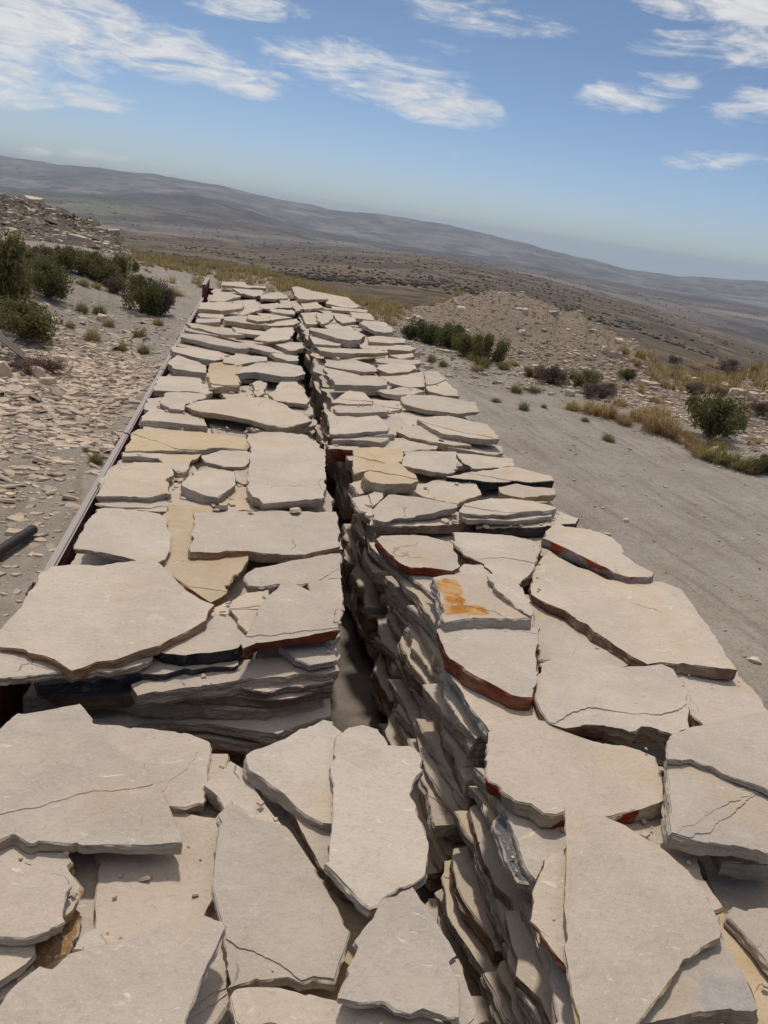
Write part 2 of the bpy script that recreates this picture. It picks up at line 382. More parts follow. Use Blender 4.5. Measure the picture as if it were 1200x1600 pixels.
            GG=np.array([(a,b) for a in gx for b in gy]); _B,_N=BO,BN
            BO,BN=BO2,np.roll(BO2,-1,0)
            GG=GG[inside(GG)] if len(GG) else GG
            if len(GG):
                dd=np.sqrt(((GG[:,None,:]-BO2[None])**2).sum(-1)).min(1); GG=GG[dd>gs*.6]
            r2=delaunay_2d_cdt(list(pl)+[Vector(q) for q in GG],[(i,(i+1)%n0) for i in range(n0)],[],1,1e-5,True)
            f2=r2[2]
            if f2:
                ce=np.array([[sum(r2[0][i].x for i in f)/3,sum(r2[0][i].y for i in f)/3] for f in f2]); ok=inside(ce); f2=[f for f,k_ in zip(f2,ok) if k_]
            BO,BN=_B,_N
            base=len(V); mp={}
            for i,p in enumerate(r2[0]):
                lift=th_*max(.08,.72+.95*noise.noise(Vector((p.x*7,p.y*7,sdv))))
                V.append((p.x,p.y,zf(p.x,p.y)+lift+.0006+q_*.0004))
                for o_ in r2[3][i]:
                    if o_<n0: mp[o_]=base+i
            for f in f2: F.append([base+i for i in f]); M.append(0); S.append(True)
            rg_=[mp[i] for i in range(n0) if i in mp]; lo=[]
            for i in rg_:
                p=V[i]; V.append((p[0],p[1],zf(p[0],p[1])-.004)); lo.append(len(V)-1)
            for i in range(len(rg_)):
                j=(i+1)%len(rg_); F.append([rg_[i],lo[i],lo[j],rg_[j]]); M.append(0); S.append(False)
            FL+=rg_
    me=bpy.data.meshes.new(name); me.from_pydata(V,[],F); me.materials.append(TOPS[top]); me.materials.append(SIDES[side])
    me.polygons.foreach_set('material_index',M); me.polygons.foreach_set('use_smooth',S); me.update(calc_edges=True)
    rs_=set(ring); ev=np.empty(len(me.edges)*2,int); me.edges.foreach_get('vertices',ev); ev=ev.reshape(-1,2); isr=np.zeros(len(V),bool); isr[ring]=True; isr[np.array(FL,int)]=True
    sh=isr[ev[:,0]]&isr[ev[:,1]]; at=me.attributes.new('sharp_edge','BOOLEAN','EDGE'); at.data.foreach_set('value',sh)
    return me
def unproj(x,y,z0,c=(0,0),g=(0,0)):
    d=px_dir(x,y); # point = t*d + cam ; z = z0+g.(xy-c)
    t=(z0-CAMZ-g[0]*c[0]-g[1]*c[1])/(d.z-g[0]*d.x-g[1]*d.y)
    return Vector((d.x*t,d.y*t))
SL=[]
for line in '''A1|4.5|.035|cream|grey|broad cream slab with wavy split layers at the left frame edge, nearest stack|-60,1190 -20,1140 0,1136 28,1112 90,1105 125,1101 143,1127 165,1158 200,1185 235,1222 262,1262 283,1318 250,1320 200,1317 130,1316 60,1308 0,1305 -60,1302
A2|3.2|.035|cream|cream|flaky cream slab with stepped surface at the back of the nearest left stack|143,1127 195,1131 240,1132 293,1138 325,1150 329,1165 325,1215 318,1248 290,1253 262,1252 230,1262 150,1260 110,1180
A3|2.2|.03|yellow|warm|small yellowish corner of stone peeping out behind the flaky stepped slab|300,1180 355,1180 350,1205 318,1245 300,1240
A4|3.4|.055|grey|cream|cream slab with a broken grey front corner, left of the thick wedge slab|320,1224 340,1205 360,1185 380,1197 395,1213 410,1245 446,1291 445,1330 390,1330 362,1262 350,1258
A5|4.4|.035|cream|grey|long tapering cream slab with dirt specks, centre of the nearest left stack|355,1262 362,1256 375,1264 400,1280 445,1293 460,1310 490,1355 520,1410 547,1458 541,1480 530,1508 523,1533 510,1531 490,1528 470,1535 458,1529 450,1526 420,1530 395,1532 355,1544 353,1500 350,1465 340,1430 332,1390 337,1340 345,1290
A6|4.6|.05|grey|cream|thick wedge-shaped slab at the back edge of the nearest left stack|386,1190 385,1178 410,1168 445,1156 490,1135 505,1126 520,1129 533,1143 560,1160 560,1240 535,1290 520,1285 505,1284 490,1276 460,1255 445,1238 415,1218 395,1203
A7|5.6|.025|grey|cream|tall smooth cream slab with a scalloped right edge beside the long gap|523,1185 528,1150 545,1138 565,1135 590,1142 600,1155 605,1167 640,1168 655,1178 655,1200 645,1222 640,1240 650,1258 658,1290 669,1317 667,1345 662,1372 645,1385 600,1404 590,1415 577,1420 560,1405 530,1373 508,1351 515,1330 522,1270 522,1220
A8|3.6|.055|brown|cream|brown-edged slab half hidden under the tall smooth slab and the wedge slab|453,1262 470,1262 535,1260 590,1300 590,1400 560,1400 528,1388 500,1353 478,1312
A9|2.2|.04|yellow|yellow|yellow-stained slab showing between the tapering slab and the tall smooth slab|470,1370 495,1382 580,1398 600,1430 575,1480 560,1520 540,1560 480,1560 450,1450
A10|6.6|.022|grey|grey|pointed grey-white slab at the bottom centre, its tip on the tall smooth slab|645,1383 660,1405 690,1450 714,1490 716,1530 718,1584 700,1584 680,1577 662,1570 620,1572 560,1562 528,1557 545,1525 560,1478 578,1445 600,1402
A11|5.2|.04|cream|warm|blunt cream slab cut off by the bottom frame edge below the pointed slab|360,1557 366,1545 400,1540 440,1541 470,1550 520,1560 560,1568 620,1580 660,1587 700,1600 745,1625 745,1690 380,1690 368,1600
A12|6.6|.022|grey|grey|large smooth grey slab with a round stain filling the bottom left corner|-60,1620 0,1573 10,1556 62,1510 110,1490 165,1475 230,1455 275,1440 310,1432 345,1447 350,1453 330,1500 305,1555 288,1600 260,1680 -60,1680
A13|3.6|.04|cream|cream|shaded cream slab corner tucked under the right edge of the smooth grey slab|300,1450 345,1450 356,1480 354,1545 345,1580 325,1610 280,1640 250,1560
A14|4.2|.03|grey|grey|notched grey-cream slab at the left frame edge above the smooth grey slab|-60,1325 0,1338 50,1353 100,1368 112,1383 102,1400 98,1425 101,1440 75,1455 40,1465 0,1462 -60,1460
A15|3.2|.035|yellow|cream|slab with a rounded yellowish right edge beside the curved dark hollow|-60,1290 0,1300 60,1308 95,1320 113,1347 127,1383 122,1400 113,1418 60,1440 -60,1440
A16|1.8|.03|yellow|rusty|rust-stained slab down in the hollow under the notched slab|10,1440 100,1430 116,1410 125,1425 120,1450 103,1492 62,1520 10,1520
A17|3.1|.03|cream|cream|cream slab with a flaking corner under the notched slab at the frame edge|-60,1440 40,1455 50,1463 55,1488 40,1505 0,1532 -60,1550
A18|2.0|.03|cream|cream|low cream slab just above the smooth grey slab at the left frame edge|-60,1520 30,1490 56,1490 66,1512 30,1550 -60,1590
A19|2.0|.035|cream|warm|wide pale slab right of the curved dark hollow, shaded by the broad slab|146,1270 262,1262 300,1273 345,1282 365,1330 355,1390 333,1406 314,1437 290,1490 150,1500 151,1400 156,1350
A20|2.6|.025|cream|cream|little chipped stone at the foot of the wide pale slab beside the hollow|118,1485 122,1470 135,1458 150,1451 158,1463 166,1480 150,1505 122,1500
A21|4.4|.02|grey|grey|narrow grey slab strip right of the pointed slab at the bottom frame edge|690,1500 716,1500 730,1545 752,1620 745,1680 700,1640
B1|6.3|.045|rust|cream|largest broad cream slab with a rusty front edge overhanging the trailer's left board|60,905 62,898 80,885 110,882 150,884 180,880 243,878 252,885 260,893 290,920 320,938 335,944 325,953 322,968 300,980 250,1005 230,1010 200,1020 150,1030 128,1040 112,1045 85,1028 45,1018 0,1008 -15,1000 30,950 58,915
B2|5.0|.03|warm|cream|long cream slab directly beneath the largest broad slab, pale front edge|-60,1005 0,1010 120,990 240,1000 237,1025 215,1037 190,1044 150,1047 100,1050 50,1057 0,1064 -60,1072
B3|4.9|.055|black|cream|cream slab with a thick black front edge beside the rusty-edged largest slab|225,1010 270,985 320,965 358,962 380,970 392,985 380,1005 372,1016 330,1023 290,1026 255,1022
B4|5.3|.03|cream|cream|small triangular cream stone between the largest slab and the L-shaped dark hollow|325,960 338,945 361,935 358,955 350,967 330,972
B5|5.0|.05|rust|yellow|tan slab with a rusty slanting edge between two pale slabs, left column|262,790 330,790 332,865 389,868 388,874 370,900 358,917 345,935 329,943 300,925 250,890 235,850
B6|6.2|.028|grey|cream|cracked cream slab with a flaking corner just behind the largest broad slab|150,796 200,795 250,799 262,808 266,830 266,853 258,870 245,877 222,877 210,873 185,868 150,863 115,858 125,835 140,810
B7|6.2|.045|rust|cream|rectangular cream slab with a brown-stained front edge beside the long gap|303,797 350,797 400,797 460,798 525,799 529,820 531,852 500,858 477,863 440,861 400,857 387,856 360,858 330,862 298,861
B8|5.4|.035|grey|cream|narrow cream slab strip in front of the rectangular brown-edged slab|382,898 400,885 440,878 500,868 532,864 534,902 500,907 468,912 440,909 410,915 388,914
B9|6.6|.05|redbrown|cream|kite-shaped cream slab with a red-brown front edge beside the long gap|443,905 465,915 490,928 515,937 522,958 530,984 515,986 493,988 460,994 433,997 400,1001 380,1010 378,1004 386,988 402,960 410,938
B10|5.7|.04|cream|cream|small cream stone left of the kite-shaped red-edged slab|358,950 362,940 385,925 420,920 420,950 400,975 388,986 372,968
B11|5.2|.04|grey|grey|pale sliver of stone under the right side of the kite-shaped slab|480,915 532,905 537,950 531,990 520,1000 500,985
B13|4.2|.04|cream|grey|bluish shaded slab tucked beneath the kite-shaped slab's red edge|435,1010 470,1002 522,1000 527,1030 505,1036 485,1040 462,1032
B14|3.0|.055|warm|grey|long shaded slab across the front of the second left stack|205,1068 250,1050 330,1035 530,1020 530,1050 400,1062 300,1072 215,1085
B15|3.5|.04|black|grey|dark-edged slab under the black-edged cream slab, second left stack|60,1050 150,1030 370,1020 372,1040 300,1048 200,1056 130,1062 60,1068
C1|6.0|.03|cream|warm|pale slab with a notched right side over the trailer's left board|177,733 210,722 262,723 272,740 257,752 262,764 267,773 210,776 150,777 156,768 163,758
C2|5.0|.03|brown|cream|brown-edged slab peeping out below the notched pale slab|155,775 260,762 330,782 318,788 290,791 220,793 155,791
C3|6.8|.045|grey|cream|chunky faceted cream stone in the middle of the left column|300,735 330,728 366,734 368,745 369,752 355,762 341,774 320,771 305,765 285,757 292,745
C4|6.3|.035|cream|cream|small flat cream stone just behind the chunky faceted stone|315,713 345,703 385,706 395,712 398,718 375,730 350,729 325,722
C5|5.5|.035|cream|cream|wedge-shaped cream slab in front of the orange-stained slab|192,707 230,700 315,700 315,710 305,720 295,730 286,740 278,740 262,730 247,717 215,714 192,714
C6|6.2|.035|cream|orange|long slab with orange and yellow stains across the left column|205,677 215,672 270,672 340,677 385,685 397,697 385,703 340,701 300,703 230,702 195,702
C7|7.0|.05|cream|cream|big cracked cream slab beside the long gap, thick chipped front edge|385,677 430,674 480,677 497,690 499,698 508,703 509,740 507,778 485,782 450,783 412,785 395,774 386,758 389,730 392,705
C8|4.9|.03|cream|warm|flat slab in front of the chunky stone, left of the big cracked slab|325,797 345,782 372,757 388,765 410,788 430,800
C9|5.3|.03|cream|cream||366,738 392,720 396,755 380,758 368,752
C10|4.6|.03|cream|cream|shaded slab under the notched pale slab beside the left board|155,750 190,720 300,725 330,760 330,800 160,800
D1|7.0|.04|warm|warm|long pointed slab lying across the left column towards the gap|288,634 300,629 320,625 370,623 410,623 440,630 470,645 488,657 467,662 445,667 420,664 395,658 367,653 340,648 320,645 300,640
D2|5.6|.045|cream|cream||385,668 440,660 492,655 495,662 480,670 440,673 400,674
D3|6.0|.045|grey|cream||247,588 280,587 313,590 323,600 333,610 322,617 300,613 270,612 240,610
D4|6.6|.03|cream|cream||250,630 256,620 262,613 290,614 320,617 321,623 290,633 287,641 265,639
D5|5.7|.05|cream|warm||222,652 232,642 243,633 262,638 290,643 318,652 324,667 290,663 250,659 222,658
D6|4.8|.05|brown|cream||224,662 330,668 330,678 224,674
D7|4.9|.04|grey|grey||318,650 370,653 398,675 386,682 340,678
D8|6.8|.045|warm|yellow||322,583 345,582 370,583 377,598 374,603 350,603 335,605 328,596
D9|6.2|.035|cream|yellow||327,567 350,565 370,567 386,580 375,585 345,584 326,581
D10|5.2|.03|cream|cream||368,577 400,573 430,580 410,592 375,593
D11|6.8|.035|warm|warm||420,616 432,606 440,597 465,597 474,610 483,627 478,632 450,630 430,627
D12|6.4|.04|cream|cream||395,597 408,593 417,596 415,604 400,609
D15|6.2|.04|cream|cream||396,612 410,606 414,614 400,622
D13|5.4|.03|cream|cream||430,630 488,637 490,648 470,652
D14|6.8|.055|grey|cream||368,584 385,572 401,567 419,565 470,573 477,585 460,590 440,590 420,586 398,582
D16|5.2|.04|cream|cream||228,625 260,618 262,636 240,645 225,640
D17|5.0|.04|cream|cream||330,605 400,600 430,625 360,627
E1|7.0|.06|warm|warm||312,473 359,472 380,475 379,481 344,484 311,482
E2|6.0|.04|cream|cream||347,440 383,441 386,445 417,446 416,450 389,449 347,446
E3|5.8|.04|cream|cream||334,457 371,454 376,465 350,470 329,470
E4|6.6|.04|cream|cream||362,451 411,454 410,460 398,463 378,459
E5|6.2|.04|cream|cream||407,461 435,455 449,461 449,466 408,467
E6|6.0|.03|cream|cream||407,475 435,472 440,478 420,484 407,482
E7|6.5|.03|cream|cream||419,482 458,484 461,492 440,490 425,488
E8|6.2|.06|warm|cream||350,496 385,494 418,505 416,508 380,505 350,500
E9|7.0|.055|warm|warm||387,491 421,493 422,499 402,503 388,500
E10|5.8|.04|cream|cream||312,489 348,492 350,498 312,495
E11|5.4|.05|cream|cream||307,498 346,499 345,503 308,503
E12|7.0|.06|grey|cream||413,505 440,501 464,499 467,505 458,508 420,508
E13|6.4|.035|cream|cream||290,504 322,509 360,516 383,523 345,521 300,511
E14|5.6|.04|grey|grey||288,514 342,519 341,524 290,518
E15|6.6|.05|grey|grey||281,521 330,526 397,543 375,545 330,538 282,526
E16|5.8|.04|cream|cream||362,511 417,517 412,523 370,519
E17|7.0|.025|cream|cream||397,532 410,522 425,512 458,510 460,520 450,531 420,535
E18|6.3|.04|grey|cream||370,535 405,536 430,544 446,550 420,549 375,541
E19|6.8|.05|cream|cream||428,535 440,532 474,534 475,541 452,546
E20|6.6|.055|grey|cream||267,541 300,543 340,550 362,560 335,563 300,555 270,548
E21|7.0|.05|cream|cream||350,560 368,551 392,556 417,558 417,564 395,565 374,568 350,565
E22|7.0|.05|grey|cream||423,552 432,551 467,555 466,563 450,564 430,557
E23|5.9|.06|grey|cream||262,567 270,561 277,557 300,564 322,572 322,582 300,580 270,573
E24|5.0|.04|cream|cream||280,530 330,545 380,560 330,556 275,540
E25|5.6|.04|cream|cream||400,488 430,490 458,497 420,500
E26|5.4|.04|cream|cream||335,470 400,468 412,482 380,492 350,488
E27|5.7|.03|cream|cream||440,462 452,466 458,480 436,482
F1|7.2|.06|warm|cream||456,449 462,447 480,452 512,464 512,467 470,468 460,460
F2|6.4|.05|cream|cream||484,453 524,461 545,465 562,478 540,480 510,474 496,463
F3|6.3|.04|cream|cream||470,475 494,473 506,481 476,483
F4|5.6|.05|cream|cream||518,479 575,485 572,489 518,484
F5|7.0|.035|grey|cream||494,488 505,491 521,498 512,503 503,507 496,498
F6|7.0|.06|grey|cream||520,492 540,494 555,497 557,502 536,505 526,500
F7|6.0|.05|cream|cream||545,487 578,490 585,500 552,496
F8|7.0|.055|grey|cream||561,504 570,500 602,503 614,515 614,518 600,519 585,517
F9|5.8|.04|cream|cream||500,503 548,507 556,518 512,514
F10|7.6|.085|grey|cream|thick boat-shaped grey-edged slab beside the gap far down the right column|484,512 520,514 560,517 571,524 563,529 547,532 525,529 500,521 484,516
F11|5.8|.05|cream|cream||482,522 490,520 540,533 530,541 490,538
F12|6.4|.05|warm|cream||574,528 587,524 630,528 635,534 613,537 577,534
F13|5.6|.055|warm|cream||560,537 640,540 651,545 640,549 610,547 567,544
F14|7.0|.055|warm|cream||495,543 545,544 603,545 607,551 550,553 520,552 500,549
F15|5.8|.04|cream|cream||507,551 550,560 583,570 590,580 570,582 540,577 508,570
F16|6.4|.05|grey|grey||587,559 610,558 656,561 658,566 640,568 587,564
F17|6.4|.055|cream|cream||588,570 613,568 647,571 651,577 640,581 607,582 592,577
F18|5.2|.04|grey|cream||607,553 645,553 648,558 625,559
F19|5.6|.04|cream|cream||505,573 560,580 570,592 515,592
F20|6.8|.055|grey|warm||518,590 560,588 590,588 605,595 605,602 575,603 523,603
F21|6.2|.04|cream|cream||593,587 627,585 663,580 664,603 640,605 610,597
F22|6.6|.035|cream|cream||663,580 683,579 697,592 685,598 665,600
F23|6.0|.035|grey|cream||664,602 697,595 710,607 719,618 695,617 670,610
F24|5.6|.04|cream|cream||590,610 640,604 664,612 640,617 620,618 600,615
F25|5.2|.04|cream|cream||590,595 620,600 600,612 560,612 580,604
F26|6.0|.04|cream|cream||452,470 470,470 478,482 462,486
F27|5.6|.05|cream|cream||470,490 494,488 502,505 478,506
G1|7.0|.03|cream|cream||518,628 530,619 545,610 568,612 583,627 582,631 555,630
G2|6.4|.055|grey|cream||523,634 550,633 583,632 607,642 605,646 570,646 524,645
G3|5.9|.04|cream|cream||560,625 627,627 628,638 608,643 583,638
G4|7.0|.04|grey|cream|long oval cream slab reaching out over the trailer's right board|627,620 640,616 680,617 743,629 749,643 715,646 680,641 650,636 630,630
G5|5.2|.04|cream|cream||600,650 630,640 687,646 700,665 640,670 610,662
G6|7.2|.045|grey|cream|big flat five-sided slab with grey edge at the right column's outer side|652,656 660,652 700,649 763,663 772,676 780,688 740,686 690,678 670,668
G7|6.0|.05|warm|warm|tan long slab lying under the big flat five-sided slab|619,676 630,668 670,667 710,682 737,695 710,695 680,691 640,685
G8|5.2|.04|grey|cream||690,688 783,696 787,707 760,709 700,700
G9|7.0|.04|grey|cream|upper of two same-sized slabs stacked at the gap, right column|515,668 528,658 540,652 590,650 608,667 606,673 560,676 517,677
G10|5.8|.065|grey|cream|lower of two same-sized slabs stacked at the gap, right column|523,683 560,680 613,676 616,681 580,684 525,686
G11|5.0|.04|cream|cream||545,697 615,684 690,693 680,704 600,703
G12|4.9|.09|redbrown|cream|red-brown block end at the gap below the two stacked slabs|511,697 560,696 560,702 512,702
G13|5.4|.04|cream|cream||510,645 620,645 640,665 600,690 520,690
H1|6.4|.055|warm|yellow|yellow-tinted flaky slab at the gap, back of the third right stack|552,702 590,700 627,702 630,713 627,724 600,727 573,735 553,739 551,720
H2|8.0|.06|warm|yellow|tan thick five-cornered stone on top of the yellow-tinted flaky slab|569,740 578,733 587,728 605,722 620,718 636,732 652,745 654,750 630,753 600,755 580,752
H3|6.3|.035|grey|cream|cream slab with a short crack right of the tan five-cornered stone|630,707 670,706 712,707 715,733 700,742 667,737 640,731 630,729
H4|5.9|.03|cream|cream||713,708 760,711 800,713 806,725 770,730 738,733 722,722
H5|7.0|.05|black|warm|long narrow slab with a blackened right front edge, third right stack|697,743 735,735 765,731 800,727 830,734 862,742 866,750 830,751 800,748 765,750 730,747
H6|6.3|.035|cream|cream||650,768 665,758 700,749 740,750 750,765 752,773 730,778 716,784 690,780 665,775
H7|7.1|.04|grey|cream|pointed cream slab with an even grey edge, third right stack front|583,797 592,785 607,771 640,775 667,780 700,785 715,788 715,793 670,801 600,813 583,808
H8|7.1|.04|grey|cream|wide cream slab at the front right of the third right stack|718,800 725,787 745,783 767,778 800,778 835,783 862,790 870,794 850,798 800,802 760,804 725,803
H9|6.3|.045|yellow|warm||779,761 800,758 835,762 866,765 868,773 840,775 800,773 782,768
H10|5.6|.05|brown|cream|low brown-edged slab at the very front of the third right stack|577,812 600,805 735,798 742,812 700,818 640,823 600,825 577,823
H11|5.2|.05|black|cream|grey-edged slab corner jutting out over the right board, third stack|738,812 800,808 862,806 872,799 904,811 900,819 860,822 820,824 745,825
H12|5.8|.04|warm|cream||548,780 575,776 583,795 580,808 562,800
H13|5.4|.05|cream|cream||546,757 565,750 580,768 562,774
H14|6.5|.03|cream|cream||576,773 585,768 602,768 592,783 582,790
H15|5.3|.04|cream|cream||600,752 660,752 700,745 720,770 650,790 600,775
H16|6.2|.03|cream|cream|small reddish flat stone between two slabs at the third stack's right end|720,808 800,806 858,802 862,808 800,813 730,813
I1|6.8|.045|redbrown|cream|cream slab with red-brown left edge at the back corner by the gap|588,843 595,838 630,837 667,838 690,845 708,853 714,870 718,888 705,894 690,892 660,889 627,883 610,868 598,855
I2|6.4|.045|brown|cream|cream slab with brown broken edge behind the orange-stained slab|708,832 750,833 800,836 830,843 843,851 842,865 836,880 830,893 812,910 780,905 757,880 740,872 725,866 711,853
I3|7.2|.055|rustpatch|cream|curved cream slab with rust patches on its edge, far right corner of stack|847,843 852,832 868,818 883,825 905,826 923,827 950,838 970,853 983,873 1007,887 1022,895 1018,901 983,902 965,896 947,886 900,866 870,852
I4|6.2|.05|brown|cream|largest right-hand slab, long and jutting out over the right board|832,893 845,875 857,862 900,884 947,905 975,909 1007,907 1033,910 1062,922 1083,950 1110,985 1133,1017 1152,1045 1135,1044 1113,1041 1085,1036 1060,1035 1033,1031 1013,1035 987,1021 960,1005 933,988 905,970 883,953 855,943 830,928
I5|8.0|.045|grey|orangepatch|slab with a bright orange patch on top beside the long gap|677,903 700,900 733,897 750,912 767,930 800,952 827,969 790,968 733,967 697,972 688,940
I6|6.4|.035|cream|cream|pale slab half under the orange-patched slab, back left of the largest|710,895 725,880 760,878 790,893 775,912 800,945 790,965 740,950
I7|7.3|.035|grey|cream|narrow slab right of the orange-patched slab leaning on its corner|762,897 785,893 800,902 812,912 830,938 829,964 815,955 800,945 780,925
I8|5.4|.03|grey|cream|slab in shadow left of the orange-patched slab at the gap|618,880 690,890 715,890 715,915 705,950 686,940 660,915 640,900
I9|4.6|.04|warm|cream|flaky cream slab edge hanging over the gap below the red-edged slab|577,848 600,848 640,880 672,915 705,960 760,1000 730,1010 684,985 650,930 610,885
I10|6.8|.055|redbrown|cream|upright cream slab with red-streaked left edge, middle of the second right stack|685,990 690,980 706,973 740,975 780,975 843,981 840,998 836,1020 837,1050 834,1075 831,1090 815,1090 800,1087 770,1072 750,1062 727,1048 702,1030 692,1008
I11|4.8|.035|cream|cream|flat slab in the shadow of the largest right-hand slab|830,945 860,948 920,985 990,1035 960,1050 900,1040 843,1032 833,1000
I12|6.4|.06|brown|cream|rippled cream slab in front of the largest right-hand slab|838,1070 840,1050 847,1040 867,1028 923,1028 973,1042 1010,1040 1033,1037 1053,1045 1067,1067 1075,1083 1077,1110 1077,1138 1052,1146 1033,1140 1018,1133 1003,1131 985,1140 973,1135 940,1131 910,1130 883,1134 860,1127 845,1108 838,1090
I13|5.0|.04|warm|cream|lowest corner slab over the right board, beside the rippled slab|1040,1040 1155,1045 1180,1075 1203,1105 1230,1130 1190,1160 1120,1140 1070,1105
I14|5.2|.04|grey|cream|slab under the front of the upright red-streaked slab|690,1030 725,1058 775,1078 833,1105 862,1122 850,1150 800,1150 765,1140 740,1110 715,1070
I15|4.4|.04|cream|cream||800,930 845,940 870,1020 850,1130 820,1110 810,1000
J1|6.6|.055|redflake|warm|large warm cream slab with a flaking front and a deep red edge|760,1160 763,1142 775,1130 800,1119 830,1116 850,1120 885,1135 930,1150 975,1158 1000,1166 1025,1178 1035,1205 1038,1245 1020,1252 1000,1258 965,1267 935,1276 925,1270 905,1268 885,1266 870,1272 850,1270 830,1255 803,1250 790,1240 775,1225 760,1209 762,1187
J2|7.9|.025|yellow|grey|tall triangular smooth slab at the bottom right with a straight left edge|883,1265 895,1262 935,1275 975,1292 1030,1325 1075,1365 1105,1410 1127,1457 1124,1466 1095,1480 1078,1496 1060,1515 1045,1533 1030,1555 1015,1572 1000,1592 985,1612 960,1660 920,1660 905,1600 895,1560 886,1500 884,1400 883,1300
J3|4.8|.03|redbrown|warm|slab with a small red corner behind the tall triangular slab|920,1260 1000,1255 1035,1248 1050,1306 1078,1318 1100,1362 1131,1412 1116,1418 1090,1425 1000,1420 930,1350
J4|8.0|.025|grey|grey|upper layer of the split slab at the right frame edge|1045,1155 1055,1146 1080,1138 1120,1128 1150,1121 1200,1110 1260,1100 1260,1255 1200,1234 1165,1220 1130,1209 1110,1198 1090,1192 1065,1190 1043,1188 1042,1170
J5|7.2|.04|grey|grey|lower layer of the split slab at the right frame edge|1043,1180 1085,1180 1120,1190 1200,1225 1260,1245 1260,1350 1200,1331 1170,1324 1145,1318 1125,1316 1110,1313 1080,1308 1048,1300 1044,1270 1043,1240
J6|4.4|.05|grey|grey|shaded stone below the split slab at the right frame edge|1095,1300 1230,1320 1230,1350 1180,1352 1128,1350 1115,1330
J7|1.2|.04|grey|grey|dark shaded slab deep under the split slab at the frame edge|1090,1340 1230,1340 1230,1430 1130,1430
J8|3.4|.03|grey|grey|pale grey slab with chips beside the yellow-stained slab, right frame edge|1147,1413 1163,1420 1185,1416 1240,1408 1240,1550 1190,1490 1160,1455 1138,1432
J9|2.6|.035|yellow|yellow|yellow-stained cracked slab at the bottom right frame edge|1080,1400 1135,1412 1180,1460 1240,1520 1240,1690 1190,1640 1140,1480 1100,1440
J10|7.3|.045|brown|greyblue|bluish-grey mottled slab under the tall triangular slab's right side|1080,1440 1128,1455 1140,1478 1158,1510 1175,1550 1184,1576 1176,1580 1150,1577 1100,1577 1065,1582 1030,1590 995,1598 990,1560 1040,1490
J11|6.4|.03|redbrown|cream|cream slab with a red-brown left edge left of the tall triangular slab|850,1345 868,1333 890,1322 930,1380 930,1540 900,1522 882,1508 860,1482 845,1460 828,1440 835,1410 843,1370
J12|4.8|.04|grey|cream|shaded slab below the flaking front of the warm cream slab|770,1215 800,1250 850,1268 930,1290 930,1345 850,1348 838,1372 828,1362 812,1325 790,1270
J13|4.4|.035|cream|cream|narrow cream slab at the bottom frame edge left of the triangular slab|845,1460 885,1500 920,1560 935,1680 868,1680 866,1600 868,1555
J14|4.2|.03|grey|darkgrey|dark grey slab lying in the wall of the nearest right stack|775,1280 800,1260 822,1330 832,1375 812,1372 792,1340'''.strip().split('\n'):
    k,l,t,sd2,tp,lab,pts=line.split('|')
    SL.append(dict(k=k,l=float(l),t=float(t),side=sd2,top=tp,label=lab,px=[tuple(map(float,p.split(','))) for p in pts.split()]))
SHAPES={3:'triangular',4:'four-sided',5:'five-sided'}
for i,s in enumerate(SL):
    rng=random.Random(i*7+3); z=zlev(s['l'])
    P0=[unproj(x,y,z) for x,y in s['px']]
    c=sum(P0,Vector((0,0)))/len(P0); Y=c.y
    # small real tilts; slabs further down lie a little rougher
    a=.022 if Y<4 else .035
    g=(rng.uniform(-a,a),rng.uniform(-a,a)*.8)
    P=[unproj(x,y,z,c,g) for x,y in s['px']]
    s['z']=z; s['c']=c; s['P']=P; s['g']=g
    loc=[p-c for p in P]
    s['w']=max(p.x for p in P)-min(p.x for p in P); s['d']=max(p.y for p in P)-min(p.y for p in P)
    s['area']=abs(sum(P[j].x*P[(j+1)%len(P)].y-P[(j+1)%len(P)].x*P[j].y for j in range(len(P)))/2)
    near=0 if Y<3.6 else (1 if Y<7 else 2)
    me=slab_mesh('flagstone',loc,s['t'],s['top'],s['side'],i*13+5,near,g,1.0,0.0 if s['k'] in ('J2','A12','A10','B1','I4','I5','A7','A19','B6','J13') else (1.0 if s['k'] in ('A1','A2','I12','C7','J1') else .35))
    o=bpy.data.objects.new('flagstone',me); COL.objects.link(o); o.location=(c.x,c.y,z); s['o']=o
# labels for the smaller ones, by look and by what they lie next to
ANCH={'A1':'the broad slab at the left frame edge','A7':'the tall smooth scalloped slab','A12':'the smooth grey corner slab','B1':'the largest broad left slab','B7':'the rectangular brown-edged slab','C7':'the big cracked slab','C6':'the orange-stained slab','C3':'the chunky faceted stone','D1':'the long pointed slab','F10':'the boat-shaped slab','G4':'the long oval slab','G6':'the five-sided overhanging slab','G9':'the two stacked twin slabs','H2':'the tan five-cornered stone','H5':'the black-edged narrow slab','J2':'the tall triangular slab','I4':'the largest right-hand slab','E1':'the oblong thick slab','E15':'the long grey thin slab','F1':'the far raised slab','E12':'the thick slab by the gap','D14':'the wide grey-edged slab','F8':'the blocky slab on the right board','F20':'the straight grey-fronted slab','E20':'the overhanging left slab'}
EXTRA={'E1':'oblong thick slab near the far end of the left column','E15':'long grey thin slab reaching over the left board, far half','F1':'raised slab with a pointed back at the far end of the right column','E12':'thick slab by the gap in the far left column','D14':'wide grey-edged slab beside the gap behind the long pointed slab','F8':'blocky slab on the right board near the far end','F20':'straight grey-fronted slab by the gap, middle of the right column','E20':'overhanging left slab with a thick edge, middle of the left column'}
used={}
byk={s['k']:s for s in SL}
for s in SL:
    if s['k'] in EXTRA: s['label']=EXTRA[s['k']]
    if s['label']: used[s['label']]=1
TW={'cream':'cream','warm':'tan','grey':'greyish','yellow':'yellowish','orange':'orange-stained'}
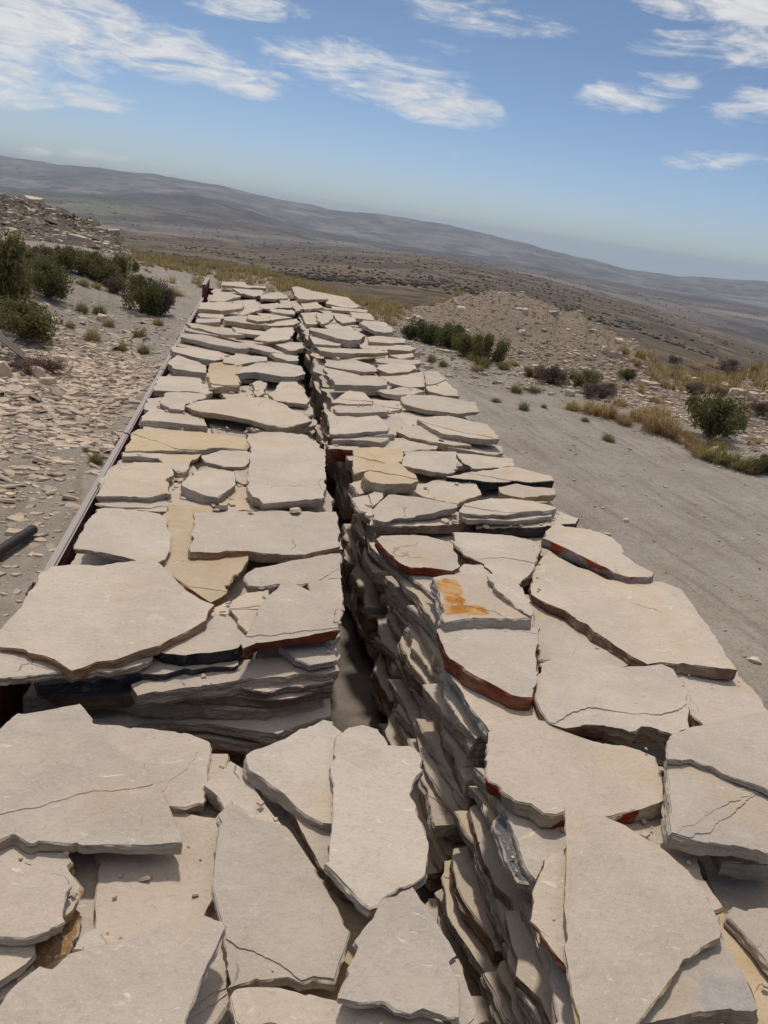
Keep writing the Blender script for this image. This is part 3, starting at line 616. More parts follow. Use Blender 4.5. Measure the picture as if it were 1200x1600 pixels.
for s in SL:
    if s['label']: continue
    size='small' if s['area']<.06 else ('large' if s['area']>.22 else 'medium')
    asp=s['w']/max(.01,s['d']); shp='long narrow' if asp>2.8 else (SHAPES.get(len(s['px'])) or 'uneven')
    thick='thick ' if s['t']>=.05 else ''
    best=sorted((byk[k] for k in ANCH if byk[k] is not s),key=lambda q:(q['c']-s['c']).length)
    done=False
    for q in best[:6]:
        d=s['c']-q['c']
        if abs(d.y)>abs(d.x)*.8: rel='just behind' if d.y>0 else 'just in front of'
        else: rel='just right of' if d.x>0 else 'just left of'
        if (q['c']-s['c']).length>.9: rel=rel.replace('just ','')
        L=f"{size} {thick}{TW.get(s['top'],'cream')} {shp} slab {rel} {ANCH[q['k']]}"
        if L not in used: used[L]=1; s['label']=L; done=True; break
    if not done: s['label']=L+f", {'beside the gap' if abs(s['c'].x-.62)<.4 else 'away from the gap'}"
for s in SL: tag(s['o'],s['label'],'flagstone','split flagstones loaded on the trailer')
# ------------------------------------------------------------------ lower layers of the stacks
LX0,LX1=-.64,.50
RX0,RX1=.73,1.93
BED=1.13
def auto_slab(x0,x1,y0,y1,z,th,seed,jx=.04,jy=.05,near=1,label=None,side=None,top=None):
    rng=random.Random(seed); n=rng.choice((9,11,12,13)); P=[]
    # rough rectangle with cut corners
    c4=[(x0,y0),(x1,y0),(x1,y1),(x0,y1)]
    for i in range(4):
        a=Vector(c4[i]); b=Vector(c4[(i+1)%4]); k=max(2,int((b-a).length/.18))
        cut=rng.uniform(.04,.22); 
        for j in range(k):
            t=(j+ (cut if j==0 else rng.uniform(-.25,.25)))/k; p=a+(b-a)*max(0.02,min(.98,t))
            P.append(p+Vector((rng.uniform(-jx,jx),rng.uniform(-jy,jy))))
    c=sum(P,Vector((0,0)))/len(P)
    me=slab_mesh('flagstone',[p-c for p in P],th,top or rng.choice(('cream','cream','cream','grey','warm')),side or rng.choice(('cream','cream','grey','grey','warm','brown')),seed+1000,near,(rng.uniform(-.02,.02),rng.uniform(-.02,.02)))
    o=bpy.data.objects.new('flagstone',me); COL.objects.link(o); o.location=(c.x,c.y,z)
    tag(o,label,'flagstone','split flagstones loaded on the trailer'); return o
ORD=['top','second','third','fourth','fifth','sixth','seventh','eighth','ninth','tenth','eleventh','twelfth','thirteenth','fourteenth','fifteenth','sixteenth','seventeenth','eighteenth','nineteenth','twentieth','lowest']
STN=['nearest','second','third','fourth','fifth','sixth','seventh','eighth','ninth','tenth','eleventh']
cnt=0
def column(side,idx,y0,y1,ltop,depth,th,split=1,near=1,lean=0.0,x0=None,x1=None):
    global cnt
    z=zlev(ltop); li=0; colname='left' if side=='L' else 'right'
    while z-th>BED and li<depth:
        t=th*random.Random(idx*91+li).uniform(.75,1.25)
        if side=='L': xa,xb=LX0,(LX1+.03 if idx!=1 else .40)
        else: xa,xb=RX0+lean*max(0,(z-BED))/.8,RX1
        for sp_ in range(split):
            ya=y0+(y1-y0)*sp_/split+.015; yb=y0+(y1-y0)*(sp_+1)/split-.015
            rg=random.Random(idx*1000+li*17+sp_*5+(0 if side=='L' else 500))
            xs=rg.uniform(-.028,.022) if side=='R' else 0
            ys=rg.uniform(-.04,.05) if side=='L' else 0
            where='' if split==1 else ((' near half,',' far half,') if split==2 else (' near third,',' middle third,',' far third,'))[sp_]
            face='facing the cross gap' if (side=='L' and idx==1) else ('in the wall along the gap' if side=='R' else 'under the top stones')
            lab=f"{ORD[min(li,20)]} buried slab down,{where} {STN[idx]} {colname} stack, {face}"
            auto_slab(xa+xs,xb,ya+ys,yb,z-rg.uniform(0,.006)-sp_*.004,t,idx*1000+li*17+sp_*5+(0 if side=='L' else 500),label=lab,near=near,jx=.040 if side=='R' else .03,jy=.05 if side=='L' else .03)
            cnt+=1
        z-=t+.002; li+=1
# left stacks: y limits
column('L',0,.55,1.88,.9,14,.05,near=1)
column('L',1,2.32,3.55,2.3,16,.050,near=0)
for i,(a,b) in enumerate(((3.6,4.75),(4.8,6.0),(6.05,7.4),(7.45,8.8),(8.85,10.3),(10.35,11.9),(11.95,13.5),(13.55,14.3))): column('L',i+2,a,b,3.6,2 if i>2 else 3,.06,near=2)
column('R',0,.55,2.0,.9,12,.046,split=3,near=0,lean=.12)
column('R',1,2.05,3.5,3.2,13,.052,split=3,near=0,lean=.10)
column('R',2,3.58,4.75,3.4,10,.07,near=1,lean=0.0)
for i,(a,b) in enumerate(((4.95,6.0),(6.05,7.2),(7.25,8.6),(8.65,10.1),(10.15,11.6),(11.65,13.1),(13.15,14.3))): column('R',i+3,a,b,3.6,5 if i<3 else 3,.09,near=2)
print('auto slabs',cnt,'traced',len(SL))
# crumbs and chips that broke off while loading
def ptop(x,y,zmax=9):
    best=None
    for s_ in SL:
        P=s_['P']; c=s_['c']
        if abs(x-c.x)>s_['w'] or abs(y-c.y)>s_['d']: continue
        ins=False; n=len(P)
        for i in range(n):
            a=P[i]; b=P[i-1]
            if (a.y>y)!=(b.y>y) and x<(b.x-a.x)*(y-a.y)/(b.y-a.y)+a.x: ins=not ins
        if ins:
            z=s_['z']+s_['g'][0]*(x-c.x)+s_['g'][1]*(y-c.y)
            if best is None or z>best: best=z
    return best
rng=random.Random(321); V=[];F=[];n_=0
while n_<420:
    s_=rng.choice(SL); i=rng.randrange(len(s_['P'])); a=s_['P'][i-1]; b=s_['P'][i]; t=rng.random(); p=a+(b-a)*t; p=p+Vector((rng.gauss(0,.035),rng.gauss(0,.035)))
    if not(-.7<p.x<1.98): continue
    z=ptop(p.x,p.y)
    if z is None or z>s_['z']-.012: continue
    sz=(.0025+abs(rng.gauss(0,.006)))*(1 if p.y<3.5 else 2.4); k=rng.choice((4,5,6)); base=len(V); a0=rng.random()*6.28; th=sz*rng.uniform(.2,.4); q=Matrix.Rotation(rng.gauss(0,.2),3,'X')@Matrix.Rotation(rng.gauss(0,.2),3,'Y')
    rg_=[(math.cos(a0+6.283*(j+rng.uniform(-.3,.3))/k)*sz*rng.uniform(.6,1.2),math.sin(a0+6.283*j/k)*sz*rng.uniform(.6,1.2)) for j in range(k)]
    for zz_,sc in ((th,.8),(-.002,1)):
        for u,v_ in rg_: w_=q@Vector((u*sc,v_*sc,zz_)); V.append((p.x+w_.x,p.y+w_.y,z+w_.z+.003))
    F.append([base+j for j in range(k)])
    for j in range(k): F.append([base+j,base+k+j,base+k+(j+1)%k,base+(j+1)%k])
    n_+=1
tag(mesh_obj('stone_chips',V,F,[TOPS['warm']]),'small stone chips and crumbs lying on and between the slabs','chips',kind='stuff')
# ------------------------------------------------------------------ trailer
m_red=None
def paint_mat(name,base,dust=.5):
    m_,T=new_mat(name); g=T.n('ShaderNodeNewGeometry'); pos=g.outputs['Position']; c=T.n('ShaderNodeTexCoord').outputs['Object']
    n=T.noise(pos,5,6,.65); n2=T.noise(pos,30,5,.7)
    col=T.mix(T.smooth(n,.35,.7),base,tuple(x*.55 for x in base)); col=T.mix(T.m('MULTIPLY',T.smooth(n2,.6,.68),.8),col,(.09,.045,.03))
    up=T.n('ShaderNodeSeparateXYZ',{0:g.outputs['Normal']}).outputs[2]
    dk=T.m('MULTIPLY',T.smooth(T.m('ADD',up,T.m('MULTIPLY',T.m('SUBTRACT',n2,.5),1.5)),.4,.9),dust)
    dk=T.m('MAXIMUM',dk,T.m('MULTIPLY',T.smooth(T.noise(pos,9,5,.7),.5,.75),dust*.6))
    col=T.mix(dk,col,(.45,.40,.36)); finish(T,col,.7,n2,.004,.6); return m_
M_RED=paint_mat('dusty_red_paint',(.26,.06,.055),.6)
M_RAIL=paint_mat('dusty_rail_paint',(.24,.12,.11),.8)
M_STEEL=plain('dark_steel',(.05,.05,.055),.6,.3,10,.3)
M_DECK,T=new_mat('dusty_deck'); c_=T.n('ShaderNodeTexCoord').outputs['Object']
finish(T,T.mix(T.smooth(T.noise(c_,3,6,.65),.35,.7),(.13,.105,.085),(.27,.22,.18)),.95,T.noise(c_,20,5),.01,.7)
M_RUB=plain('tyre_rubber',(.025,.025,.026),.85,.3,20)
TL,TR,Y0,Y1=-.76,2.02,-1.2,14.42
tr=empty('flatbed_trailer',(.63,6.6,0)); tag(tr,'long red-sided flatbed trailer with dusty side boards carrying two columns of stone slabs','trailer')
tl=Vector((.63,6.6,0))
def tp(x,y,z): return (x-tl.x,y-tl.y,z-tl.z)
MB().box(tp((TL+TR)/2,(Y0+Y1)/2,BED-.09),((TR-TL)/2,(Y1-Y0)/2,.06)).build('deck',M_DECK,tr)
for sgn,x in ((-1,TL+.02),(1,TR-.02)):
    edges=[Y0,.95,3.1,5.25,7.4,9.55,11.7,13.2]
    for a,b in zip(edges[:-1],edges[1:]):
        m_=MB(); m_.box(tp(x,(a+b)/2,BED+.31),(.018,(b-a)/2-.02,.34))
        for zz_ in (.12,.3,.48): m_.box(tp(x+sgn*.028,(a+b)/2,BED+zz_),(.01,(b-a)/2-.04,.03))
        o=m_.build('side_board',M_RED,tr); bevel(o,.004,1)
        o=MB().box(tp(x,(a+b)/2,BED+.685),(.021,(b-a)/2-.008,.028)).build('top_rail',M_RAIL,tr); bevel(o,.008,2)
    for b in edges[1:-1]:
        o=MB().box(tp(x+sgn*.026,b,BED+.31),(.02,.03,.38)).build('post',M_RED,tr); bevel(o,.004,1)
        MB().tube([tp(x+sgn*.04,b-.07,BED+.62),tp(x+sgn*.06,b-.04,BED+.64),tp(x+sgn*.06,b+.03,BED+.64)],.009,8).build('latch',M_STEEL,tr,smooth=True)
    if sgn>0: continue
    # raised corner panel at the head of the load
    m_=MB(); m_.box(tp(x,13.85,BED+.40),(.02,.60,.46)); 
    for k in range(5): m_.box(tp(x-sgn*.028,13.37+k*.24,BED+.42),(.008,.03,.45))
    o=m_.build('corner_panel',M_RED,tr); bevel(o,.004,1)
    o=MB().box(tp(x,13.85,BED+.885),(.032,.61,.025)).build('top_rail',M_RAIL,tr); bevel(o,.006,2)
m_=MB(); m_.box(tp((TL+TR)/2,Y1+.03,BED+.33),((TR-TL)/2,.025,.41)); 
for k in range(8): m_.box(tp(TL+.2+k*.34,Y1-.003,BED+.33),(.03,.008,.39))
bevel(m_.build('head_board',M_RED,tr),.004,1)
m_=MB()
for x in (.18,1.08): m_.box(tp(x,(Y0+Y1)/2,BED-.30),(.06,(Y1-Y0)/2-.1,.15))
for k in range(9): m_.box(tp(.63,Y0+.5+k*1.8,BED-.2),(1.2,.04,.05))
m_.build('chassis',M_STEEL,tr)
for y in (.6,1.9,3.2):
    for sg in (-1,1):
        x=.63+sg*1.08; wy=MB(); prof=[(.0,.30),(.04,.46),(.09,.50),(.19,.50),(.24,.46),(.28,.30)]
        v=[];f=[];n=28
        for j,(dx,r) in enumerate(prof):
            for k in range(n):
                t=2*math.pi*k/n; v.append((dx-.14,r*math.cos(t),r*math.sin(t)))
        for j in range(len(prof)-1):
            for k in range(n): f.append([j*n+k,j*n+(k+1)%n,(j+1)*n+(k+1)%n,(j+1)*n+k])
        wh=mesh_obj('wheel',v,f,[M_RUB],tr,tp(x,y,.50),True)
        rb=MB(); rb.tube([(-.09,0,0),(-.05,0,0),(.05,0,0),(.09,0,0)],[.3,.27,.27,.3],24); rb.build('rim',M_STEEL,wh)
# tie wire loop on the load
pts=[]
for k in range(25):
    t=k/24*2*math.pi; pts.append((.055*math.cos(t)+.01*math.sin(3*t),.075*math.sin(t),.02+.012*math.sin(2*t)))
c=unproj(377,463,zlev(7)); o=MB().tube(pts,.006,6).build('wire_loop',M_STEEL,None,(c.x,c.y,zlev(7)+.0),True); tag(o,'small loop of rusty tie wire lying on stones near the far left corner','wire')
# ------------------------------------------------------------------ terrain
rs=np.random.RandomState(5)
_tab=rs.rand(256,256)
def vnoise(x,y):
    xi=np.floor(x).astype(int); yi=np.floor(y).astype(int); fx=x-xi; fy=y-yi; fx=fx*fx*(3-2*fx); fy=fy*fy*(3-2*fy)
    g=lambda a,b:_tab[a&255,b&255]
    return (g(xi,yi)*(1-fx)+g(xi+1,yi)*fx)*(1-fy)+(g(xi,yi+1)*(1-fx)+g(xi+1,yi+1)*fx)*fy-.5
def fbm(x,y,o=5,gain=.5):
    s=0;a=1
    for i in range(o): s=s+a*vnoise(x+i*17.3,y+i*31.7); a*=gain; x=x*2.03; y=y*2.03
    return s
A=np.array
def itp(az,pts): p=A(pts,float); return np.interp(az,p[:,0],p[:,1])
EDGE=[(-180,45),(-30,48),(-16,60),(-11,52),(-8,42),(0,42),(7.5,34),(11,34),(14,40),(26,34),(29,27),(35,28.5),(50,30),(180,45)]
RIDGE=[(-180,-3),(-30,-3.4),(-16,-3.3),(-8.2,-3.15),(0,-2.93),(10.6,-2.12),(15,-2.1),(19.6,-2.3),(26.7,-3.0),(35,-4.3),(50,-4.5),(180,-3)]
MIDH=[(-180,-1.3),(-40,-1.2),(-15.8,-1.36),(-12.5,-1.34),(-9.4,-1.03),(-6.3,-.42),(-3.9,-.26),(-2,-.38),(-.1,-.70),(1.7,-1.05),(3.5,-1.42),(8.8,-1.53),(14,-1.5),(20,-1.55),(27,-1.9),(35,-1.9),(60,-1.8),(180,-1.3)]
CREST=[(-180,.4),(-60,.3),(-30,.1),(-15.7,.27),(-12.1,.35),(-9,.52),(-6.7,.63),(-2.7,.53),(1.1,.28),(5.0,.13),(8.5,.31),(12.9,.22),(17.4,-.10),(21.8,-.50),(25.3,-.81),(27,-.86),(28.6,-.80),(31.3,-.50),(33.9,-.28),(40,-.1),(60,.2),(180,.4)]
def smoothstep(a,b,x): t=np.clip((x-a)/(b-a),0,1); return t*t*(3-2*t)
def H(x,y,fine=True):
    x=np.asarray(x,float); y=np.asarray(y,float)
    r=np.hypot(x,y)+1e-6; az=np.degrees(np.arctan2(x,y)); lr=np.log(r)
    e=itp(az,EDGE)
    rid=itp(az,RIDGE)+fbm(az*.25,az*0+3.3,3)*.12; mh=itp(az,MIDH)+fbm(az*.5,az*0+9,4)*.10; cr=itp(az,CREST)+fbm(az*.6,az*0+5,5)*.10
    el2z=lambda rr,el:CAMZ+rr*np.tan(np.radians(el))
    ks=[(e,0*e),(e*1.25,-1.6+0*e),(e*2.2,-9+0*e),(300+0*e,el2z(300,rid-3.4)),(900+0*e,el2z(900,rid-1.15)),(1800+0*e,el2z(1800,rid)),(2350+0*e,el2z(2350,rid-.12)),
        (3800+0*e,el2z(3800,np.minimum(mh-.35,-1.5))),(5200+0*e,el2z(5200,mh)),(6400+0*e,el2z(6400,np.minimum(mh-.12,-.75+0*mh))),(9500+0*e,el2z(9500,cr)),(14000+0*e,el2z(14000,cr-.6)),(60000+0*e,el2z(60000,cr*0-2.0))]
    z=np.zeros_like(r)
    for (r0,z0),(r1,z1) in zip(ks[:-1],ks[1:]):
        t=np.clip((r-r0)/(r1-r0),0,1); t=t*t*(3-2*t)
        m=(r>=r0)&(r<r1); z=np.where(m,z0+(z1-z0)*t,z)
    z=np.where(r>=60000,ks[-1][1],z)
    far=smoothstep(300,1500,r)
    big=fbm(x/420.,y/420.,6,.55)
    z=z+far*big*np.minimum(r*.0042,14)*np.where(r<2500,.35,1.0)
    # eroded gullies on the far slopes
    gl=np.abs(fbm(x/700.+5,y/1500.,5,.6)); z=z-smoothstep(3500,8000,r)*(1-smoothstep(9300,9500,r))*gl*34*(1-.7*smoothstep(8500,9400,r))
    # left berm, rubble ridge and the right-hand spoil heap
    near=1-smoothstep(45,60,r)
    leftb=smoothstep(-3.0,-7,x-.0*y)*smoothstep(9,20,y)*.75*(1-smoothstep(34,40,r))
    d1=(az+15.5)/6.8; rr=(r-50)/9.5
    L=smoothstep(35,50,r)*(1-smoothstep(52,66,r)); hl=itp(az,[(-60,2.4),(-25,2.2),(-16,1.55),(-12,1.0),(-9,.75),(-7.6,.0),(-6,0)])
    lump=fbm(x/1.6,y/1.6,5,.6)*.55+fbm(x/.5,y/.5,3)*.14
    ridge=L*(hl+np.where(hl>.05,lump*np.minimum(1,hl*1.5),0)); 
    # mound right
    hm=itp(az,[(8,0),(11.5,0),(13.3,.35),(15,.95),(16.6,1.25),(18.5,1.28),(20.5,1.15),(22.5,1.0),(25,.72),(27,.42),(29.2,.02),(31,0),(33.2,0),(34.5,.42),(38,.9),(42,.7),(46,0)])
    rb=itp(az,[(10,25.0),(18,23.5),(26,21.5),(32,20.5),(36,19.5),(46,18)])
    Mo=smoothstep(0,6.5,r-rb)*(1-smoothstep(9,15,r-rb))
    gul=np.abs(fbm(az*.55+2,r*.05,4,.6)); mound=Mo*(hm*1.12+np.where(hm>.02,(lump*.38-gul*.55*np.clip((r-rb)/6,.2,1)*np.clip((16-(r-rb))/8,0,1))*np.minimum(1,hm*2),0))
    # low bank beside the road
    rbank=smoothstep(0,1.4,r-(rb-4.2))*(1-smoothstep(2.0,4.5,r-(rb-4.2)))*smoothstep(9,12,az)*.16*(1-smoothstep(44,50,az))
    z=z+near*(leftb+mound+rbank)+ridge*(1-smoothstep(60,70,r))
    g=(1-smoothstep(60,120,r))
    z=z+g*(fbm(x/3.,y/3.,4)*.10*smoothstep(3,10,r)+fbm(x/.7,y/.7,3)*.028)
    return z
def zone(x,y):
    r=np.hypot(x,y); az=np.degrees(np.arctan2(x,y)); e=itp(az,EDGE)
    rub=np.clip(smoothstep(37,43,r)*(1-smoothstep(62,68,r))*(az<-7.2)*(az>-60)+smoothstep(9,12,az)*smoothstep(-.5,1.5,r-itp(az,[(10,25.0),(18,23.5),(26,21.5),(32,20.5),(36,19.5),(46,18)]))*(1-smoothstep(10,15,r-22)),0,1)
    leftr=smoothstep(-1.2,-3.5,x)*smoothstep(6,9,y)*(1-smoothstep(20,30,y))
    return rub,leftr
def hit(px,py,rmax=20000):
    d=px_dir(px,py).normalized(); t=np.exp(np.linspace(math.log(3),math.log(rmax),6000)); P=A([[d.x,d.y,d.z]])*t[:,None]; P[:,2]+=CAMZ
    h=H(P[:,0],P[:,1]); b=np.nonzero(P[:,2]<h)[0]
    if len(b)==0: return None
    i=b[0]; return Vector((P[i,0],P[i,1],float(h[i])))
azs=np.concatenate([np.linspace(-180,-30,60,endpoint=False),np.linspace(-30,-18,30,endpoint=False),np.arange(-18,44,.105),np.linspace(44,60,60,endpoint=False),np.linspace(60,180,50)[:-1]])
NA=len(azs); rad=[.6]
while rad[-1]<15000: rad.append(rad[-1]*(1.0125 if 12<rad[-1]<75 else (1.02 if rad[-1]>75 else 1.03)))
rad=A(rad); NR=len(rad)
AZ,RD=np.meshgrid(np.radians(azs),rad); GX=RD*np.sin(AZ); GY=RD*np.cos(AZ); GZ=H(GX,GY)
V=np.stack([GX,GY,GZ],-1).reshape(-1,3); V=np.vstack([V,[[0,0,0]]])
ii,jj=np.meshgrid(np.arange(NR-1),np.arange(NA),indexing='ij'); j2=(jj+1)%NA
Q=np.stack([ii*NA+jj,(ii+1)*NA+jj,(ii+1)*NA+j2,ii*NA+j2],-1).reshape(-1,4)[:, ::-1]
me=bpy.data.meshes.new('ground'); nq=len(Q); nt3=NA
me.vertices.add(len(V)); me.vertices.foreach_set('co',V.astype(np.float32).ravel())
tri=np.stack([np.full(NA,len(V)-1),(np.arange(NA)+1)%NA,np.arange(NA)],-1)
me.loops.add(nq*4+nt3*3); me.loops.foreach_set('vertex_index',np.concatenate([Q.ravel(),tri.ravel()]).astype(np.int32))
me.polygons.add(nq+nt3); me.polygons.foreach_set('loop_start',np.concatenate([np.arange(nq)*4,nq*4+np.arange(nt3)*3]).astype(np.int32))
me.polygons.foreach_set('use_smooth',np.ones(nq+nt3,bool)); me.update(calc_edges=True); me.validate()
print('terrain',NR,NA)
V_z=V[:,2]
rub,lft=zone(V[:,0],V[:,1]); r_=np.hypot(V[:,0],V[:,1]); a_=np.degrees(np.arctan2(V[:,0],V[:,1]))
e_=itp(a_,EDGE)
tuf=smoothstep(-6,-1,r_-e_)*(1-rub)*(a_>-9)*(a_<50)
lftg=tuf
# far valley: green flats by the left hill
grn=np.exp(-(((a_+11.0)/3.6)**2))*smoothstep(2600,3600,r_)*(1-smoothstep(4300,5200,r_))
for nm,arr in (('rubble',rub),('shards',lft),('dry',tuf),('green',grn)):
    at=me.attributes.new(nm,'FLOAT','POINT'); at.data.foreach_set('value',arr.astype(np.float32))
g_ob=bpy.data.objects.new('ground',me); COL.objects.link(g_ob); g_ob['kind']='structure'
m_,T=new_mat('gravel_and_scrub_land'); pos=T.n('ShaderNodeNewGeometry').outputs['Position']
att=lambda n:T.n('ShaderNodeAttribute',attribute_name=n).outputs['Fac']
rr_=T.n('ShaderNodeVectorMath',{0:pos},operation='LENGTH').outputs['Value']
a=T.noise(pos,.9,7,.65); b=T.noise(pos,7,6,.7); c=T.noise(pos,38,4,.65); d_=T.noise(pos,.25,4)
peb=T.n('ShaderNodeTexVoronoi',{'Vector':pos,'Scale':24.0,'Randomness':1.0}); pebc=peb.outputs['Color']; pebs=T.n('ShaderNodeSeparateColor',{0:pebc}).outputs[0]
near=T.mix(T.smooth(a,.35,.65),(.33,.275,.222),(.405,.345,.285)); near=T.mix(T.m('MULTIPLY',T.smooth(b,.45,.7),.5),near,(.26,.205,.155))
tkv=T.n('ShaderNodeVectorMath',{0:T.n('ShaderNodeVectorRotate',{'Vector':pos,'Angle':R_(-9)},rotation_type='Z_AXIS').outputs[0],1:(1,.09,1)},operation='MULTIPLY').outputs[0]
tk=T.noise(tkv,4.5,5,.65,.2)
near=T.mix(T.m('MULTIPLY',T.smooth(tk,.5,.64),.6),near,(.24,.19,.15)); near=T.mix(T.m('MULTIPLY',T.smooth(tk,.48,.32),.35),near,(.42,.35,.28))
near=T.mix(T.m('MULTIPLY',T.smooth(pebs,.80,.9),.5),near,(.36,.32,.275)); near=T.mix(T.m('MULTIPLY',T.smooth(c,.52,.66),.5),near,(.15,.12,.095)); near=T.mix(T.m('MULTIPLY',T.smooth(T.noise(pos,16,5,.75),.56,.64),.4),near,(.44,.37,.30))
rubc=T.mix(T.smooth(b,.4,.65),(.38,.285,.205),(.49,.385,.285)); rubc=T.mix(T.smooth(c,.5,.7),rubc,(.47,.39,.30))
near=T.mix(att('rubble'),near,rubc); near=T.mix(T.m('MULTIPLY',att('shards'),.55),near,T.mix(T.smooth(b,.4,.6),(.19,.16,.13),(.33,.285,.235)))
near=T.mix(T.m('MULTIPLY',T.m('MULTIPLY',att('dry'),T.smooth(a,.35,.6)),.75),near,(.26,.20,.10))
# scrubland: dark bushes, ochre grass, paler tracks
f1=T.noise(pos,.012,8,.62); f2=T.noise(pos,.09,6,.65); f3=T.noise(pos,.0016,6,.6); 
vs=T.n('ShaderNodeTexVoronoi',{'Vector':pos,'Scale':.16},feature='F1').outputs['Distance']
far=T.mix(T.smooth(f1,.43,.58),(.155,.112,.076),(.25,.185,.115)); far=T.mix(T.m('MULTIPLY',T.smooth(f2,.48,.62),.65),far,(.085,.062,.046))
sc1=T.smooth(T.noise(pos,.022,8,.72,.5),.54,.60); sc2=T.smooth(T.noise(pos,.0055,6,.65,.4),.50,.58)
far=T.mix(T.m('MULTIPLY',sc1,.5),far,(.060,.046,.038)); far=T.mix(T.m('MULTIPLY',sc2,.3),far,(.085,.066,.058))
bd_=T.n('ShaderNodeTexVoronoi',{'Vector':pos,'Scale':.020,'Randomness':1.0},feature='F1').outputs['Distance']
far=T.mix(T.m('MULTIPLY',T.smooth(bd_,.22,.14),.8),far,(.035,.034,.022)); far=T.mix(T.m('MULTIPLY',T.smooth(T.noise(pos,.012,6,.7,.3),.60,.66),.5),far,(.30,.24,.16)); far=T.mix(T.m('MULTIPLY',T.smooth(f3,.52,.66),.5),far,(.27,.205,.125))
vf=T.mix(T.smooth(f3,.35,.68),(.165,.135,.11),(.30,.25,.20)); vf=T.mix(T.m('MULTIPLY',T.m('MULTIPLY',T.smooth(rr_,3700,4300),T.smooth(rr_,5900,5300)),.62),vf,(.095,.078,.07)); vf=T.mix(T.m('MULTIPLY',T.smooth(T.noise(pos,.004,8,.7),.48,.56),.75),vf,(.085,.07,.062))
vf=T.mix(T.m('MULTIPLY',T.smooth(T.noise(pos,.0035,4,.5,.6),.66,.72),.6),vf,(.40,.36,.31))
vf=T.mix(T.m('MULTIPLY',T.m('MULTIPLY',att('green'),T.smooth(T.noise(pos,.0030,5,.6),.36,.6)),.8),vf,(.15,.17,.075))
far=T.mix(T.smooth(rr_,1900,2600),far,vf)
nf=T.smooth(T.m('ADD',rr_,T.m('MULTIPLY',a,14)),46,75)
col=T.mix(nf,near,far)
h1=T.m('ADD',T.m('MULTIPLY',b,.5),T.m('MULTIPLY',c,.25)); h1=T.m('ADD',h1,T.m('MULTIPLY',pebs,.25)); h1=T.m('ADD',h1,T.m('MULTIPLY',tk,.9)); 
hh=T.m('ADD',T.m('MULTIPLY',h1,T.m('ADD',.06,T.m('MULTIPLY',att('rubble'),.25))),T.m('MULTIPLY',T.m('MULTIPLY',f1,nf),40.0)); hh=T.m('ADD',hh,T.m('MULTIPLY',T.m('MULTIPLY',f2,nf),6.0))
finish(T,col,.97,hh,1.0,.9,spec=.1); me.materials.append(m_)
# ------------------------------------------------------------------ loose stones
M_SH,T=new_mat('shard_stone'); pos=T.n('ShaderNodeNewGeometry').outputs['Position']; rp=T.n('ShaderNodeNewGeometry').outputs['Random Per Island']
cc=T.mix(T.smooth(T.noise(pos,9,4),.35,.65),(.47,.37,.275),(.58,.475,.365)); cc=T.mix(1.0,cc,T.ramp(rp,[(0,(.8,.78,.77)),(.35,(.95,.94,.93)),(.8,(1.08,1.06,1.03)),(1,(1.3,1.28,1.25))]),'MULTIPLY')
finish(T,cc,.95,T.noise(pos,60,3),.004,.6,spec=.15)
def shard_field(name,pts,label,tilt=.17):
    """pts: (x,y,size,flat)"""
    V=[];F=[]; P=A([(p[0],p[1]) for p in pts]); Z=H(P[:,0],P[:,1]); rng=random.Random(len(pts))
    for (x,y,s,fl),z in zip(pts,Z):
        n=rng.choice((4,5,6)); base=len(V); a0=rng.random()*6.28; th=s*fl
        q=Matrix.Rotation(rng.gauss(0,tilt),3,'X')@Matrix.Rotation(rng.gauss(0,tilt),3,'Y')
        ring=[]
        for k in range(n):
            t=a0+2*math.pi*(k+rng.uniform(-.3,.3))/n; rr=s*rng.uniform(.55,1.1); ring.append((math.cos(t)*rr*1.15,math.sin(t)*rr*.8))
        for zz_,sc in ((th,.88),(-th*.4,1.0)):
            for p in ring:
                w_=q@Vector((p[0]*sc,p[1]*sc,zz_)); V.append((x+w_.x,y+w_.y,z+w_.z+th*.25))
        F.append([base+k for k in range(n)])
        for k in range(n): F.append([base+k,base+n+k,base+n+(k+1)%n,base+(k+1)%n])
    o=mesh_obj(name,V,F,[M_SH]); tag(o,label,'rubble',kind='stuff'); return o
rng=random.Random(11); pts=[]
while len(pts)<12500:
    x=rng.uniform(-7.5,-.9); y=rng.uniform(5,24)
    dn=float(vnoise(A([x*.6]),A([y*.6]))[0])+.5
    core=math.exp(-((x+3.0)/2.0)**2-((y-13.0)/4.5)**2)
    if rng.random()<(.10+.9*core*dn*1.5)*(.25+.75*float(smoothstep(-1.3,-2.4,x))): pts.append((x,y,min(.15,.009+abs(rng.gauss(0,.038))*(1+core)*(1.0 if rng.random()<.6 else .4)),rng.uniform(.08,.2)))
pts2=[]
while len(pts2)<220:
    x=rng.gauss(-3.2,1.4); y=rng.gauss(14,4)
    if x<-1.5 and 9.5<y<24: pts2.append((x,y,rng.uniform(.07,.17),rng.uniform(.12,.25)))
shard_field('stone_rubble',pts2,'larger broken slab pieces lying tilted among the flat shards left of the trailer',tilt=.38)
shard_field('stone_rubble',pts,'broken flat shards strewn over the ground left of the trailer')
pts=[]
while len(pts)<9000:
    azr=rng.uniform(-30,-6); r=rng.uniform(36,58)
    hl=max(0,min(1,(-7.0-azr)/2.5)); 
    if rng.random()<hl: pts.append((r*math.sin(R_(azr)),r*math.cos(R_(azr)),.03+abs(rng.gauss(0,.07))*(1 if rng.random()<.93 else 2.5),rng.uniform(.2,.5)))
shard_field('stone_rubble',pts,'grey rubble covering the quarry ridge at the far left')
pts=[]
